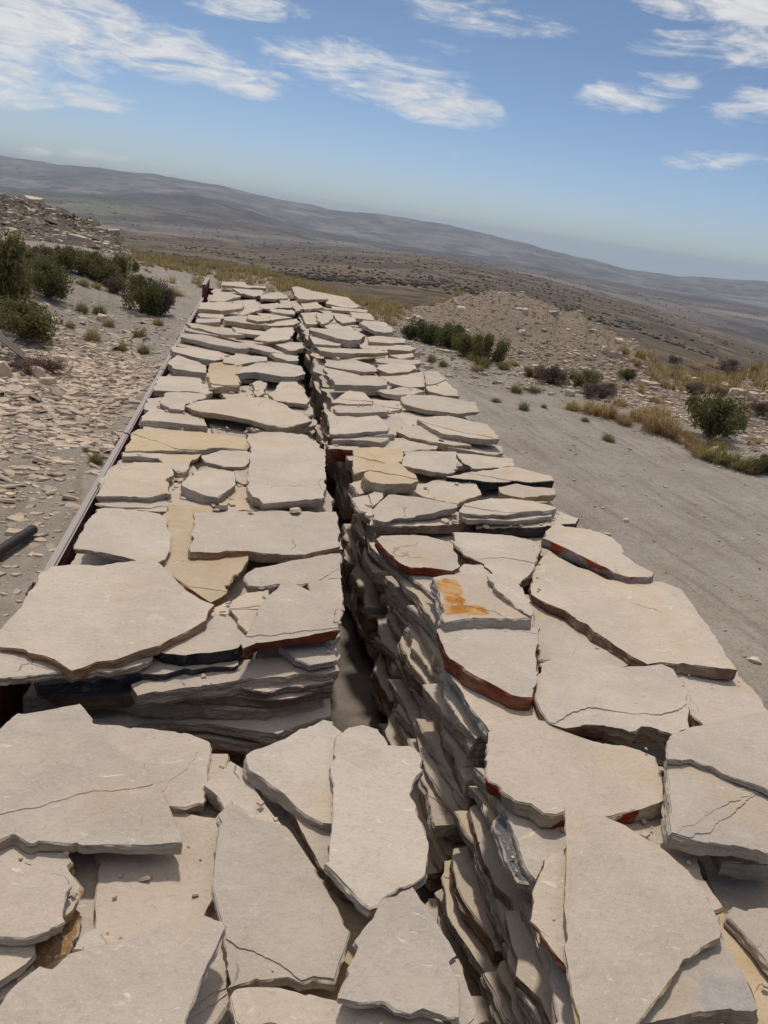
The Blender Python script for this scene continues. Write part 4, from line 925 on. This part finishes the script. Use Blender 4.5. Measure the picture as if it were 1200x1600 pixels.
while len(pts)<10000:
    azr=rng.uniform(10,48); r=rng.uniform(19,38)
    if rng.random()<(.8 if azr<30 else .35): pts.append((r*math.sin(R_(azr)),r*math.cos(R_(azr)),min(.30,.012+abs(rng.gauss(0,.026))*(1 if rng.random()<.9 else 2.6)),rng.uniform(.2,.5)))
shard_field('stone_rubble',pts,'stony rubble covering the spoil heap right of the trailer')
pts=[]
while len(pts)<13000:
    x=rng.uniform(2.4,16); y=rng.uniform(3,24); r=math.hypot(x,y)
    azr=math.degrees(math.atan2(x,y)); q=smoothstep(0,5,r-float(itp(azr,[(10,21),(18,19),(26,16.5),(32,15),(38,13.5),(50,12)])))
    if rng.random()<.16+.8*float(q): pts.append((x,y,.006+abs(rng.gauss(0,.010+.028*float(q)))*(1 if rng.random()<.93 else 2.2),rng.uniform(.2,.5)))
shard_field('stone_rubble',pts,'pebbles and small stones on the dusty track right of the trailer')
# bigger single blocks standing out of the rubble
def block(px,py,wpx,hpx,label,flat=.5,mat=None,seed=1):
    p=hit(px,py)
    if p is None: return
    D=p.length*1.0; s=wpx/F_PX*math.hypot(p.x,p.y)/2*1.05; h=hpx/F_PX*math.hypot(p.x,p.y)
    rg=random.Random(seed*31); bm=bmesh.new(); bmesh.ops.create_icosphere(bm,subdivisions=2,radius=1)
    cuts=[(Vector((rg.gauss(0,1),rg.gauss(0,1),rg.gauss(0,.5))).normalized(),rg.uniform(.5,.8)) for _ in range(9)]+[(Vector((rg.gauss(0,.12),rg.gauss(0,.12),1)).normalized(),.5)]
    for v in bm.verts:
        for nrm_,dd in cuts:
            e=v.co.dot(nrm_)-dd
            if e>0: v.co-=nrm_*e
        v.co+=Vector((rg.gauss(0,.02),rg.gauss(0,.02),rg.gauss(0,.02)))
        v.co.x*=s; v.co.y*=s*.75; v.co.z*=h*.9
    me=bpy.data.meshes.new('stone_block'); bm.to_mesh(me); bm.free(); me.materials.append(mat or M_SH)
    o=bpy.data.objects.new('stone_block',me); COL.objects.link(o); o.location=(p.x,p.y,p.z+h*.22); o.rotation_euler=(0,0,rg.uniform(-.4,.4)); tag(o,label,'rock','loose rocks around the quarry'); return o
BL=[(860,595,0,0,''),(1003,462,28,14,''),]
blocks=[(722,500,0,0,''),
 (720,488,26,12,'pale elongated rock on the crest left of the spoil heap'),(820,492,16,14,'pale upright rock on the crest of the spoil heap'),(815,522,14,9,'small pale rock halfway down the spoil heap'),
 (944,553,14,16,'tall pale rock on the right flank of the spoil heap'),(965,537,22,12,'flat pale rock near the top of the heap\'s right flank'),(890,618,22,12,'whitish rock at the road verge right of the green bushes'),
 (1086,596,22,8,'flat pale rock lying on the plain behind the verge'),(1150,618,34,14,'large grey rock at the foot of the right rubble bank'),(1133,609,18,12,'smaller rock left of the large grey rock'),(1175,622,20,12,'rock right of the large grey rock by the bank'),
 (1068,693,14,9,'white stone in the dry grass below the big dark shrub'),(977,815,16,7,'flat pale stone lying alone on the track'),(1178,1033,28,9,'flat stone on the track near the right frame edge'),
 (158,502,18,13,'pinkish upright stone among the yellow tufts at left'),(88,505,26,12,'dark brown rock below the left shrubs'),(45,575,30,16,'grey block near the wooden pallet'),(62,590,30,22,'pale tilted block beside the grey block'),(5,590,30,34,'broken stone stack at the left frame edge under the pallet'),
 (163,705,12,10,'brown stone beside the small green plant near the trailer'),(97,565,28,14,'pointed grey flagstone in the left shard field'),(75,600,26,14,'bluish slab piece among the left shards')]
for i,(x,y,w_,h_,l_) in enumerate(blocks):
    if w_: block(x,y,w_,h_,l_,seed=i+2)
# ------------------------------------------------------------------ plants
def leaf_mat(name,c1,c2,c3):
    m_,T=new_mat(name); rp=T.n('ShaderNodeNewGeometry').outputs['Random Per Island']; oi=T.n('ShaderNodeObjectInfo').outputs['Random']
    c=T.ramp(rp,[(0,c1),(.5,c2),(1,c3)]); c=T.mix(1.0,c,T.ramp(oi,[(0,(.82,.85,.85)),(1,(1.15,1.12,1.05))]),'MULTIPLY')
    b=T.n('ShaderNodeBsdfPrincipled',{'Base Color':c,'Roughness':.8,'Specular IOR Level':.2}); t=T.n('ShaderNodeBsdfTranslucent',{'Color':c})
    mx=T.n('ShaderNodeMixShader',{0:.38,1:b.outputs[0],2:t.outputs[0]}); T.n('ShaderNodeOutputMaterial',{'Surface':mx.outputs[0]}); return m_
ML={'green':leaf_mat('dark_green_leaves',(.105,.105,.034),(.17,.16,.055),(.29,.25,.11)),
 'bright':leaf_mat('bright_green_leaves',(.07,.09,.03),(.12,.14,.05),(.20,.20,.085)),
 'olive':leaf_mat('olive_leaves',(.12,.105,.05),(.20,.165,.08),(.32,.26,.14)),
 'dry':leaf_mat('dry_purple_brown_twigs',(.13,.09,.075),(.20,.14,.11),(.30,.22,.165)),
 'yellow':leaf_mat('yellow_grass_blades',(.30,.22,.095),(.46,.35,.16),(.60,.49,.26)),
 'straw':leaf_mat('orange_straw_blades',(.28,.18,.08),(.44,.31,.15),(.58,.44,.25)),
 'mix':leaf_mat('yellow_green_blades',(.14,.13,.05),(.24,.21,.085),(.38,.32,.15))}
M_STEM=plain('shrub_stem',(.22,.17,.13),.9,.3,20)
def shrub_proto(mk,seed,nleaf=5600,leaf=.034,blobs=17):
    rg=random.Random(seed); V=[];F=[]; B=[]
    for k in range(blobs):
        t=rg.random()*6.28; d=rg.uniform(0,.62); B.append((math.cos(t)*d,math.sin(t)*d,rg.uniform(.18,.66)*(1-.3*d),rg.uniform(.13,.30)))
    for k in range(nleaf):
        bx,by,bz,br=rg.choice(B); u=Vector((rg.gauss(0,1),rg.gauss(0,1),rg.gauss(0,1))).normalized()*br*(rg.random()**.4)*rg.uniform(.8,1.18)
        p=Vector((bx,by,bz))+u; 
        if p.z<.02: p.z=rg.uniform(.02,.2)
        a_=Vector((rg.gauss(0,1),rg.gauss(0,1),rg.gauss(0,1)+.6)).normalized(); b_=a_.cross(Vector((rg.gauss(0,1),rg.gauss(0,1),rg.gauss(0,1)))).normalized()
        L=leaf*rg.uniform(.7,1.6); w_=L*.38; i=len(V); V+=[p-b_*w_,p+a_*L,p+b_*w_,p-a_*L*.6]; F.append([i,i+1,i+2,i+3])
    q=np.array([(math.hypot(v.x,v.y),v.z) for v in V]); kr=1/np.percentile(q[:,0],93); kz=1/np.percentile(q[:,1],97)
    V=[Vector((v.x*kr,v.y*kr,v.z*kz)) for v in V]; B=[(b[0]*kr,b[1]*kr,b[2]*kz,b[3]*kr) for b in B]
    root=empty('shrub',(0,0,-50)); mesh_obj('crown',V,F,[ML[mk]],root)
    st=MB()
    for k in range(46):
        bx,by,bz,br=rg.choice(B); st.tube([(rg.gauss(0,.04),rg.gauss(0,.04),-.05),(bx*.5+rg.gauss(0,.05),by*.5+rg.gauss(0,.05),bz*.5),(bx*1.05+rg.gauss(0,.12),by*1.05+rg.gauss(0,.12),bz+br*rg.uniform(.6,1.25))],[.016,.010,.004],5,False)
    st.build('stem',M_STEM,root); return root
def tuft_proto(mk,seed,n=360,spread=.34,lean=1.25):
    rg=random.Random(seed); V=[];F=[]
    for k in range(n):
        t=rg.random()*6.28; d=rg.random()**.6*spread; b=Vector((math.cos(t)*d,math.sin(t)*d,-.03)); out=Vector((math.cos(t),math.sin(t),0))
        L=rg.uniform(.22,1.0)*(1-.35*d/spread)*(1.25 if rg.random()<.15 else .9); w_=.009; le=rg.uniform(.1,1)*lean; s=Vector((-out.y,out.x,0))*w_
        m_=b+Vector((0,0,L*.55))+out*le*.25*L; e=b+Vector((rg.gauss(0,.05),rg.gauss(0,.05),L*(1-.35*le)))+out*le*.75*L
        i=len(V); V+=[b-s,b+s,m_+s,m_-s,e]; F+=[[i,i+1,i+2,i+3],[i+3,i+2,i+4]]
    o=mesh_obj('grass_tuft',V,F,[ML[mk]]); o.location=(0,0,-50); return o
PROTO={}
def place(kind,px,py,wpx,hpx,label,cat,group,zr=None):
    p=hit(px,py)
    if p is None: print('miss',px,py); return
    D=math.hypot(p.x,p.y); s=wpx/F_PX*D*.5; h=hpx/F_PX*D
    shr=kind.startswith('shrub_')
    v=hash_(px,py)%3
    key=(kind,v)
    if key not in PROTO:
        o=shrub_proto(kind[6:],v+40+len(kind)) if shr else tuft_proto(kind,v+7)
        PROTO[key]=o; new=o
    else:
        src=PROTO[key]; new=src.copy(); COL.objects.link(new)
        for ch in src.children: c2=ch.copy(); COL.objects.link(c2); c2.parent=new
    new.location=p
    k=1.0 if shr else 2.4
    new.scale=(s*(1.0 if shr else 1.9),s*(1.0 if shr else 1.9),h*(1.0 if shr else 1.3)); new.rotation_euler=(0,0,(px*7.3+py)%6.28)
    tag(new,label,cat,group)
def hash_(x,y): return int(x*31+y*17)
G1='dark evergreen shrubs around the quarry'; G2='dry grass tufts around the trailer'
for a in [
 ('shrub_green',8,486,84,92,'largest dark shrub at the left frame edge'),('shrub_green',74,464,70,44,'rounded dark shrub right of the largest left shrub'),
 ('shrub_green',36,528,96,46,'low spreading shrub in front of the largest left shrub'),('shrub_olive',18,424,78,32,'olive shrub at the left frame edge on the slope'),
 ('shrub_green',108,424,46,30,'dark shrub third from the left on the slope crest'),('shrub_olive',72,416,50,24,'olive shrub behind the rounded dark shrub'),
 ('shrub_green',140,430,60,30,'low dark shrub left of the dome-shaped one'),('shrub_green',190,444,42,36,'dome-shaped dark shrub beyond the yellowish bushes'),('shrub_olive',165,445,50,26,'olive bush in front of the dome-shaped dark shrub'),
 ('shrub_green',222,489,66,48,'dark round shrub nearest to the trailer\'s left side'),('shrub_dry',252,492,44,40,'brown dry shrub clinging to the dark round shrub'),
 ('shrub_dry',182,458,30,20,'dry brown shrub below the dome-shaped dark shrub'),('shrub_dry',62,585,60,22,'dry low shrub by the pallet'),('shrub_olive',135,432,34,24,'small olive bush with yellow tips in mid-slope'),
 ('shrub_bright',668,537,62,30,'bright green low shrub nearest the trailer, right side'),('shrub_bright',702,545,52,34,'second bright green shrub from the trailer, right side'),
 ('shrub_green',726,556,52,30,'dark green shrub in the middle of the right row'),('shrub_green',762,567,52,40,'dark green shrub at the right end of the row'),
 ('shrub_olive',640,530,34,18,'olive bush touching the trailer\'s right edge'),
 ('shrub_dry',862,600,48,24,'purple-brown dry shrub on the verge'),('shrub_dry',835,590,32,14,'small dry shrub left of the purple-brown one'),('shrub_green',912,606,48,24,'low green shrub right of the purple-brown dry shrub'),
 ('shrub_dry',930,622,44,20,'grey-purple dry shrub below the low green shrub'),('shrub_olive',948,618,28,18,'small olive shrub beside the grey-purple dry shrub'),
 ('shrub_green',980,594,24,15,'small round green shrub at the foot of the spoil heap'),('shrub_green',1108,684,88,56,'big dark shrub right of the tall straw grass'),
 ('shrub_green',1142,668,40,26,'dark shrub half behind the big dark shrub'),('shrub_dry',1085,617,34,16,'purple-brown bush behind the big dark shrub'),('shrub_dry',1120,620,22,11,'small olive-brown bush left of the large grey rock'),
 ('shrub_dry',1142,588,22,13,'dry brown bush on the far right plain, nearer one'),('shrub_dry',1128,578,20,11,'dry brown bush on the far right plain, second one'),('shrub_dry',1144,574,16,10,'dry brown bush on the far right plain, farthest one'),('shrub_green',1176,586,12,10,'tiny dark bush near the right rubble bank'),('shrub_dry',1052,568,20,10,'dry brown bush at the right end of the spoil heap'),
 ('shrub_green',1196,738,40,22,'green bush at the road verge on the right frame edge'),('shrub_dry',1188,650,30,18,'reddish dry bush below the right rubble bank'),('shrub_dry',745,480,0,0,''),]:
    if a[3]: place(*a,'shrub',G1)
for a in [
 ('yellow',52,480,18,16,'rounded yellow tuft below the largest left shrub'),('mix',128,488,26,20,'green-yellow tuft left of the pinkish stone, upper one'),('mix',155,492,28,20,'green-yellow tuft behind the pinkish stone'),('yellow',170,510,24,18,'yellow tuft right of the pinkish stone'),
 ('yellow',144,532,32,24,'dense yellow-green tuft in the middle of the left shard field'),('yellow',75,540,18,14,'small yellow tuft beside the low spreading shrub'),('yellow',110,512,20,14,'yellow tuft right of the dark brown rock'),('mix',218,528,28,18,'thin tuft towards the trailer, upper one'),
 ('mix',190,548,24,16,'thin tuft left of the lower trailer-side tuft'),('mix',224,552,26,18,'thin tuft towards the trailer, lower one'),('straw',247,508,24,14,'reddish dry tuft below the brown dry shrub'),('mix',150,724,30,24,'green plant at the trailer side in the gravel'),('mix',137,705,20,8,'flat green weed left of the trailer side plant'),
 ('yellow',215,468,30,14,'yellow tuft behind the dark round shrub'),('yellow',270,460,40,12,'pale grass patch at the far left corner of the load'),('yellow',130,446,24,14,'yellow tuft under the slope shrubs'),('yellow',150,450,22,12,'second yellow tuft under the slope shrubs'),
 ('mix',752,572,34,22,'yellow-green grass in front of the right shrub row'),('yellow',740,563,34,20,'yellow grass between the right row shrubs'),('mix',787,577,26,18,'olive tuft at the end of the right shrub row'),('yellow',800,572,26,14,'yellow tuft right of the shrub row end'),
 ('mix',674,564,20,14,'pale tuft at the trailer\'s right, upper one'),('mix',692,572,20,12,'pale tuft at the trailer\'s right, lower one'),('yellow',745,578,26,12,'thin straw tuft on the stony verge'),('mix',818,640,24,16,'bright weed on the track edge'),('mix',806,612,26,16,'grey-green tuft on the stony verge, left one'),('mix',835,612,24,14,'grey-green tuft on the stony verge, right one'),('mix',850,637,14,8,'tiny weed right of the bright weed'),
 ('mix',950,688,28,14,'dark green weed alone on the track'),('mix',914,658,18,9,'dark weed on the track, smaller one'),('mix',775,628,22,8,'flat weed on the track near the load'),('yellow',895,640,34,20,'straw tuft below the grey-purple shrub, left'),('yellow',925,645,46,26,'straw tuft below the grey-purple shrub, middle'),('straw',948,650,46,32,'tall straw tuft below the grey-purple shrub, right'),('yellow',968,634,30,18,'pale straw tuft behind the track verge'),
 ('straw',975,662,34,22,'reddish straw tuft left of the tall straw grass'),('straw',1000,655,46,26,'straw grass left of the tall clump'),('straw',1022,672,56,40,'tall orange straw clump'),('straw',1045,680,50,36,'tall straw clump next to the orange one'),('yellow',1030,650,46,24,'golden tuft rising behind the tall orange straw clump'),('straw',1068,690,44,26,'low reddish straw in front of the big dark shrub'),('straw',1085,702,44,24,'reddish straw at the verge stone'),
 ('yellow',1022,630,24,16,'round golden tuft above the tall clump'),('straw',1000,617,14,18,'narrow orange tuft at the foot of the heap'),('straw',1001,605,12,8,'small green-gold tuft above the narrow orange one'),('yellow',1098,714,50,24,'yellow-green verge grass under the big dark shrub, left'),('mix',1120,720,54,26,'yellow-green verge grass under the big dark shrub, middle'),('mix',1150,730,54,26,'yellow-green verge grass under the big dark shrub, right'),('mix',1172,738,40,24,'green verge grass by the right frame edge'),('yellow',1120,698,40,16,'pale grass between verge and big dark shrub'),
 ('yellow',1180,692,30,12,'yellow grass by the right frame edge below the bank'),('yellow',1165,640,26,14,'green-gold tuft below the large grey rock'),('yellow',1060,578,26,12,'golden tuft on the right plain, left one'),('yellow',1085,576,26,11,'golden tuft on the right plain, middle one'),('yellow',1112,574,26,12,'golden tuft on the right plain, right one'),('yellow',1050,588,28,14,'golden tuft at the heap\'s right foot'),
 ('yellow',974,552,24,16,'golden tuft high on the heap\'s right flank, left one'),('yellow',1000,560,24,22,'golden tuft high on the heap\'s right flank, right one'),('straw',992,570,30,16,'orange tuft on the heap\'s right flank, lowest'),('mix',806,574,16,10,'small dark tuft at the heap\'s left foot'),('yellow',830,582,30,12,'yellow tuft left of the small dry shrub'),('yellow',1080,600,20,10,'yellow tuft behind the flat pale rock'),('mix',1035,605,22,9,'low tuft on the pale gully edge'),('mix',978,607,14,7,'tiny tuft below the small round green shrub'),('yellow',822,664,18,0,''),('yellow',690,517,30,10,'yellow grass at the spoil heap\'s left end, near')]:
    if a[4]: place(*a,'grass tuft',G2)
# distant tufts along the plateau rim: nobody could count them
V=[];F=[];rng=random.Random(77); k=0; P=[]
while len(P)<1500:
    azr=rng.uniform(-8.5,50); e=float(itp(azr,EDGE)); r=e-abs(rng.gauss(0,5))+1.5+rng.uniform(0,3)
    if 10.5<azr<28 and rng.random()<.93: continue
    if r<24: continue
    P.append((r*math.sin(R_(azr)),r*math.cos(R_(azr)),rng.uniform(.09,.30)))
ZZ=H(A([p[0] for p in P]),A([p[1] for p in P]))
for (x,y,s),z in zip(P,ZZ):
    for q in range(34):
        t=rng.random()*6.28; d=rng.random()*s*.7; b=Vector((x+math.cos(t)*d,y+math.sin(t)*d,z-.02)); L=s*rng.uniform(.6,1.5)
        e=b+Vector((math.cos(t)*L*.5,math.sin(t)*L*.5,L)); sd_=Vector((-math.sin(t),math.cos(t),0))*.022; i=len(V); V+=[b-sd_,b+sd_,e]; F.append([i,i+1,i+2])
o=mesh_obj('dry_grass',V,F,[ML['yellow']]); tag(o,'golden bunch grass along the rim of the plateau','grass',kind='stuff')
# scrub bushes of the plain, thousands of them
rs2=np.random.RandomState(9); NB=9000
azb=rs2.uniform(-24,48,NB*3); rb_=np.exp(rs2.uniform(math.log(420),math.log(4600),NB*3)); bx=rb_*np.sin(np.radians(azb)); by=rb_*np.cos(np.radians(azb))
dn=fbm(bx/160.,by/160.,5,.6)+.5*fbm(bx/30.,by/30.,3); keep=rs2.rand(NB*3)<smoothstep(-.35,.5,dn); bx,by,rb_=bx[keep][:NB],by[keep][:NB],rb_[keep][:NB]
bz=H(bx,by); hb=(.5+rs2.rand(len(bx))**2*1.5)*np.where(rb_>2300,1.7,1.0); wb=hb*rs2.uniform(.8,1.8,len(bx)); a0=rs2.rand(len(bx))*6.28
V=np.zeros((len(bx),7,3)); 
for k in range(5):
    t=a0+k*2*math.pi/5; V[:,k,0]=bx+wb*np.cos(t)*rs2.uniform(.7,1.2,len(bx)); V[:,k,1]=by+wb*np.sin(t)*rs2.uniform(.7,1.2,len(bx)); V[:,k,2]=bz+hb*.35
V[:,5]=np.stack([bx,by,bz+hb],-1); V[:,6]=np.stack([bx,by,bz-hb*.6],-1)
ft=np.array([[k,(k+1)%5,5] for k in range(5)]+[[(k+1)%5,k,6] for k in range(5)]); FF=(ft[None]+np.arange(len(bx))[:,None,None]*7).reshape(-1,3)
mb=bpy.data.meshes.new('scrub'); mb.vertices.add(len(bx)*7); mb.vertices.foreach_set('co',V.astype(np.float32).ravel()); mb.loops.add(len(FF)*3); mb.loops.foreach_set('vertex_index',FF.astype(np.int32).ravel()); mb.polygons.add(len(FF)); mb.polygons.foreach_set('loop_start',(np.arange(len(FF))*3).astype(np.int32)); mb.update(calc_edges=True)
mb.materials.append(leaf_mat('scrub_leaves',(.08,.07,.045),(.12,.098,.062),(.20,.155,.085)))
so_=bpy.data.objects.new('scrub',mb); COL.objects.link(so_); tag(so_,'dark low scrub dotted over the valley plain','scrub',kind='stuff')
# poplars far down in the valley
for i,(x,y,h) in enumerate([(103,345,6),(115,344,9),(121,345,4),(127,346,4),(136,346,5),(141,346,6),(146,347,3)]):
    p=hit(x,y)
    if p is None: continue
    D=math.hypot(p.x,p.y); hh_=h/F_PX*D; rg=random.Random(i); root=empty('poplar_tree',p)
    tag(root,'tiny dark poplar far off in the valley at left, '+['first','second and tallest','third','fourth','fifth','sixth','last'][i]+' from the left','tree','distant valley poplars')
    MB().tube([(0,0,-1),(0,0,hh_*.35)],hh_*.03,6).build('trunk',M_STEM,root)
    V=[];F=[]
    for q in range(160):
        zz_=rg.uniform(.12,1)*hh_; rr=hh_*.17*math.sin(math.pi*min(1,max(.05,(1.05-zz_/hh_))))+hh_*.02; t=rg.random()*6.28; c_=Vector((math.cos(t)*rr*rg.random(),math.sin(t)*rr*rg.random(),zz_)); 
        a_=Vector((rg.gauss(0,1),rg.gauss(0,1),rg.gauss(0,1))).normalized()*hh_*.07; b_=a_.orthogonal()*.8; i0=len(V); V+=[c_-a_,c_-b_,c_+a_,c_+b_]; F.append([i0,i0+1,i0+2,i0+3])
    mesh_obj('crown',V,F,[ML['green']],root)
# ------------------------------------------------------------------ pallet and pipe at the left
M_WOOD,T=new_mat('weathered_wood'); c_=T.n('ShaderNodeTexCoord').outputs['Object']; sv=T.n('ShaderNodeVectorMath',{0:c_,1:(1.5,14,14)},operation='MULTIPLY').outputs[0]
gn=T.noise(sv,4,6,.65); finish(T,T.mix(gn,(.13,.105,.085),(.30,.25,.205)),.9,gn,.004,.7)
p=hit(0,565); rt=empty('wooden_pallet',(p.x-.15,p.y+.1,p.z+.42)); rt.rotation_euler=(R_(-8),R_(38),R_(8)); tag(rt,'weathered wooden pallet tilted on stones at the left frame edge','pallet')
for k in range(5): bevel(MB().box((0,-.48+k*.24,.07),(.6,.065,.012)).build('board',M_WOOD,rt),.003,1)
for k in range(3): bevel(MB().box((-.54+k*.54,0,0),(.045,.55,.055)).build('bearer',M_WOOD,rt),.003,1)
M_PIPE=plain('dark_pipe',(.045,.04,.042),.6,.35,14,.2)
pA=hit(52,838); pB=hit(-10,880); d=(pB-pA).normalized(); o_=MB()
E0=pA+Vector((0,0,.07)); E1=pA+d*2.6; E1.z=float(H(E1.x,E1.y))+.07
o_.tube([E0-Vector((0,0,0)),E0+(E1-E0)*.5,E1],.05,18,False); o_.tube([E1,E0],.040,18,False)
o=o_.build('steel_pipe',M_PIPE,None,(0,0,0),True); tag(o,'dark steel pipe lying on the gravel left of the trailer, cut by the frame edge','pipe')
# ------------------------------------------------------------------ haze
HZT=float(V_z.max())+15; HZB=float(V_z.min())-1
hz=mesh_obj('haze',[(x,y,z) for z in (HZB,HZT) for x,y in ((-16000,-16000),(16000,-16000),(16000,16000),(-16000,16000))],[[3,2,1,0],[4,5,6,7],[0,1,5,4],[1,2,6,5],[2,3,7,6],[3,0,4,7]])
m_,T=new_mat('haze_air'); pv=T.n('ShaderNodeVolumePrincipled',{'Color':(.72,.84,1.0,1),'Density':6.8e-5,'Anisotropy':.1}); T.n('ShaderNodeOutputMaterial',{'Volume':pv.outputs[0]}); hz.data.materials.append(m_); tag(hz,kind='stuff',label='thin bluish haze over the valley and far hills',cat='haze')
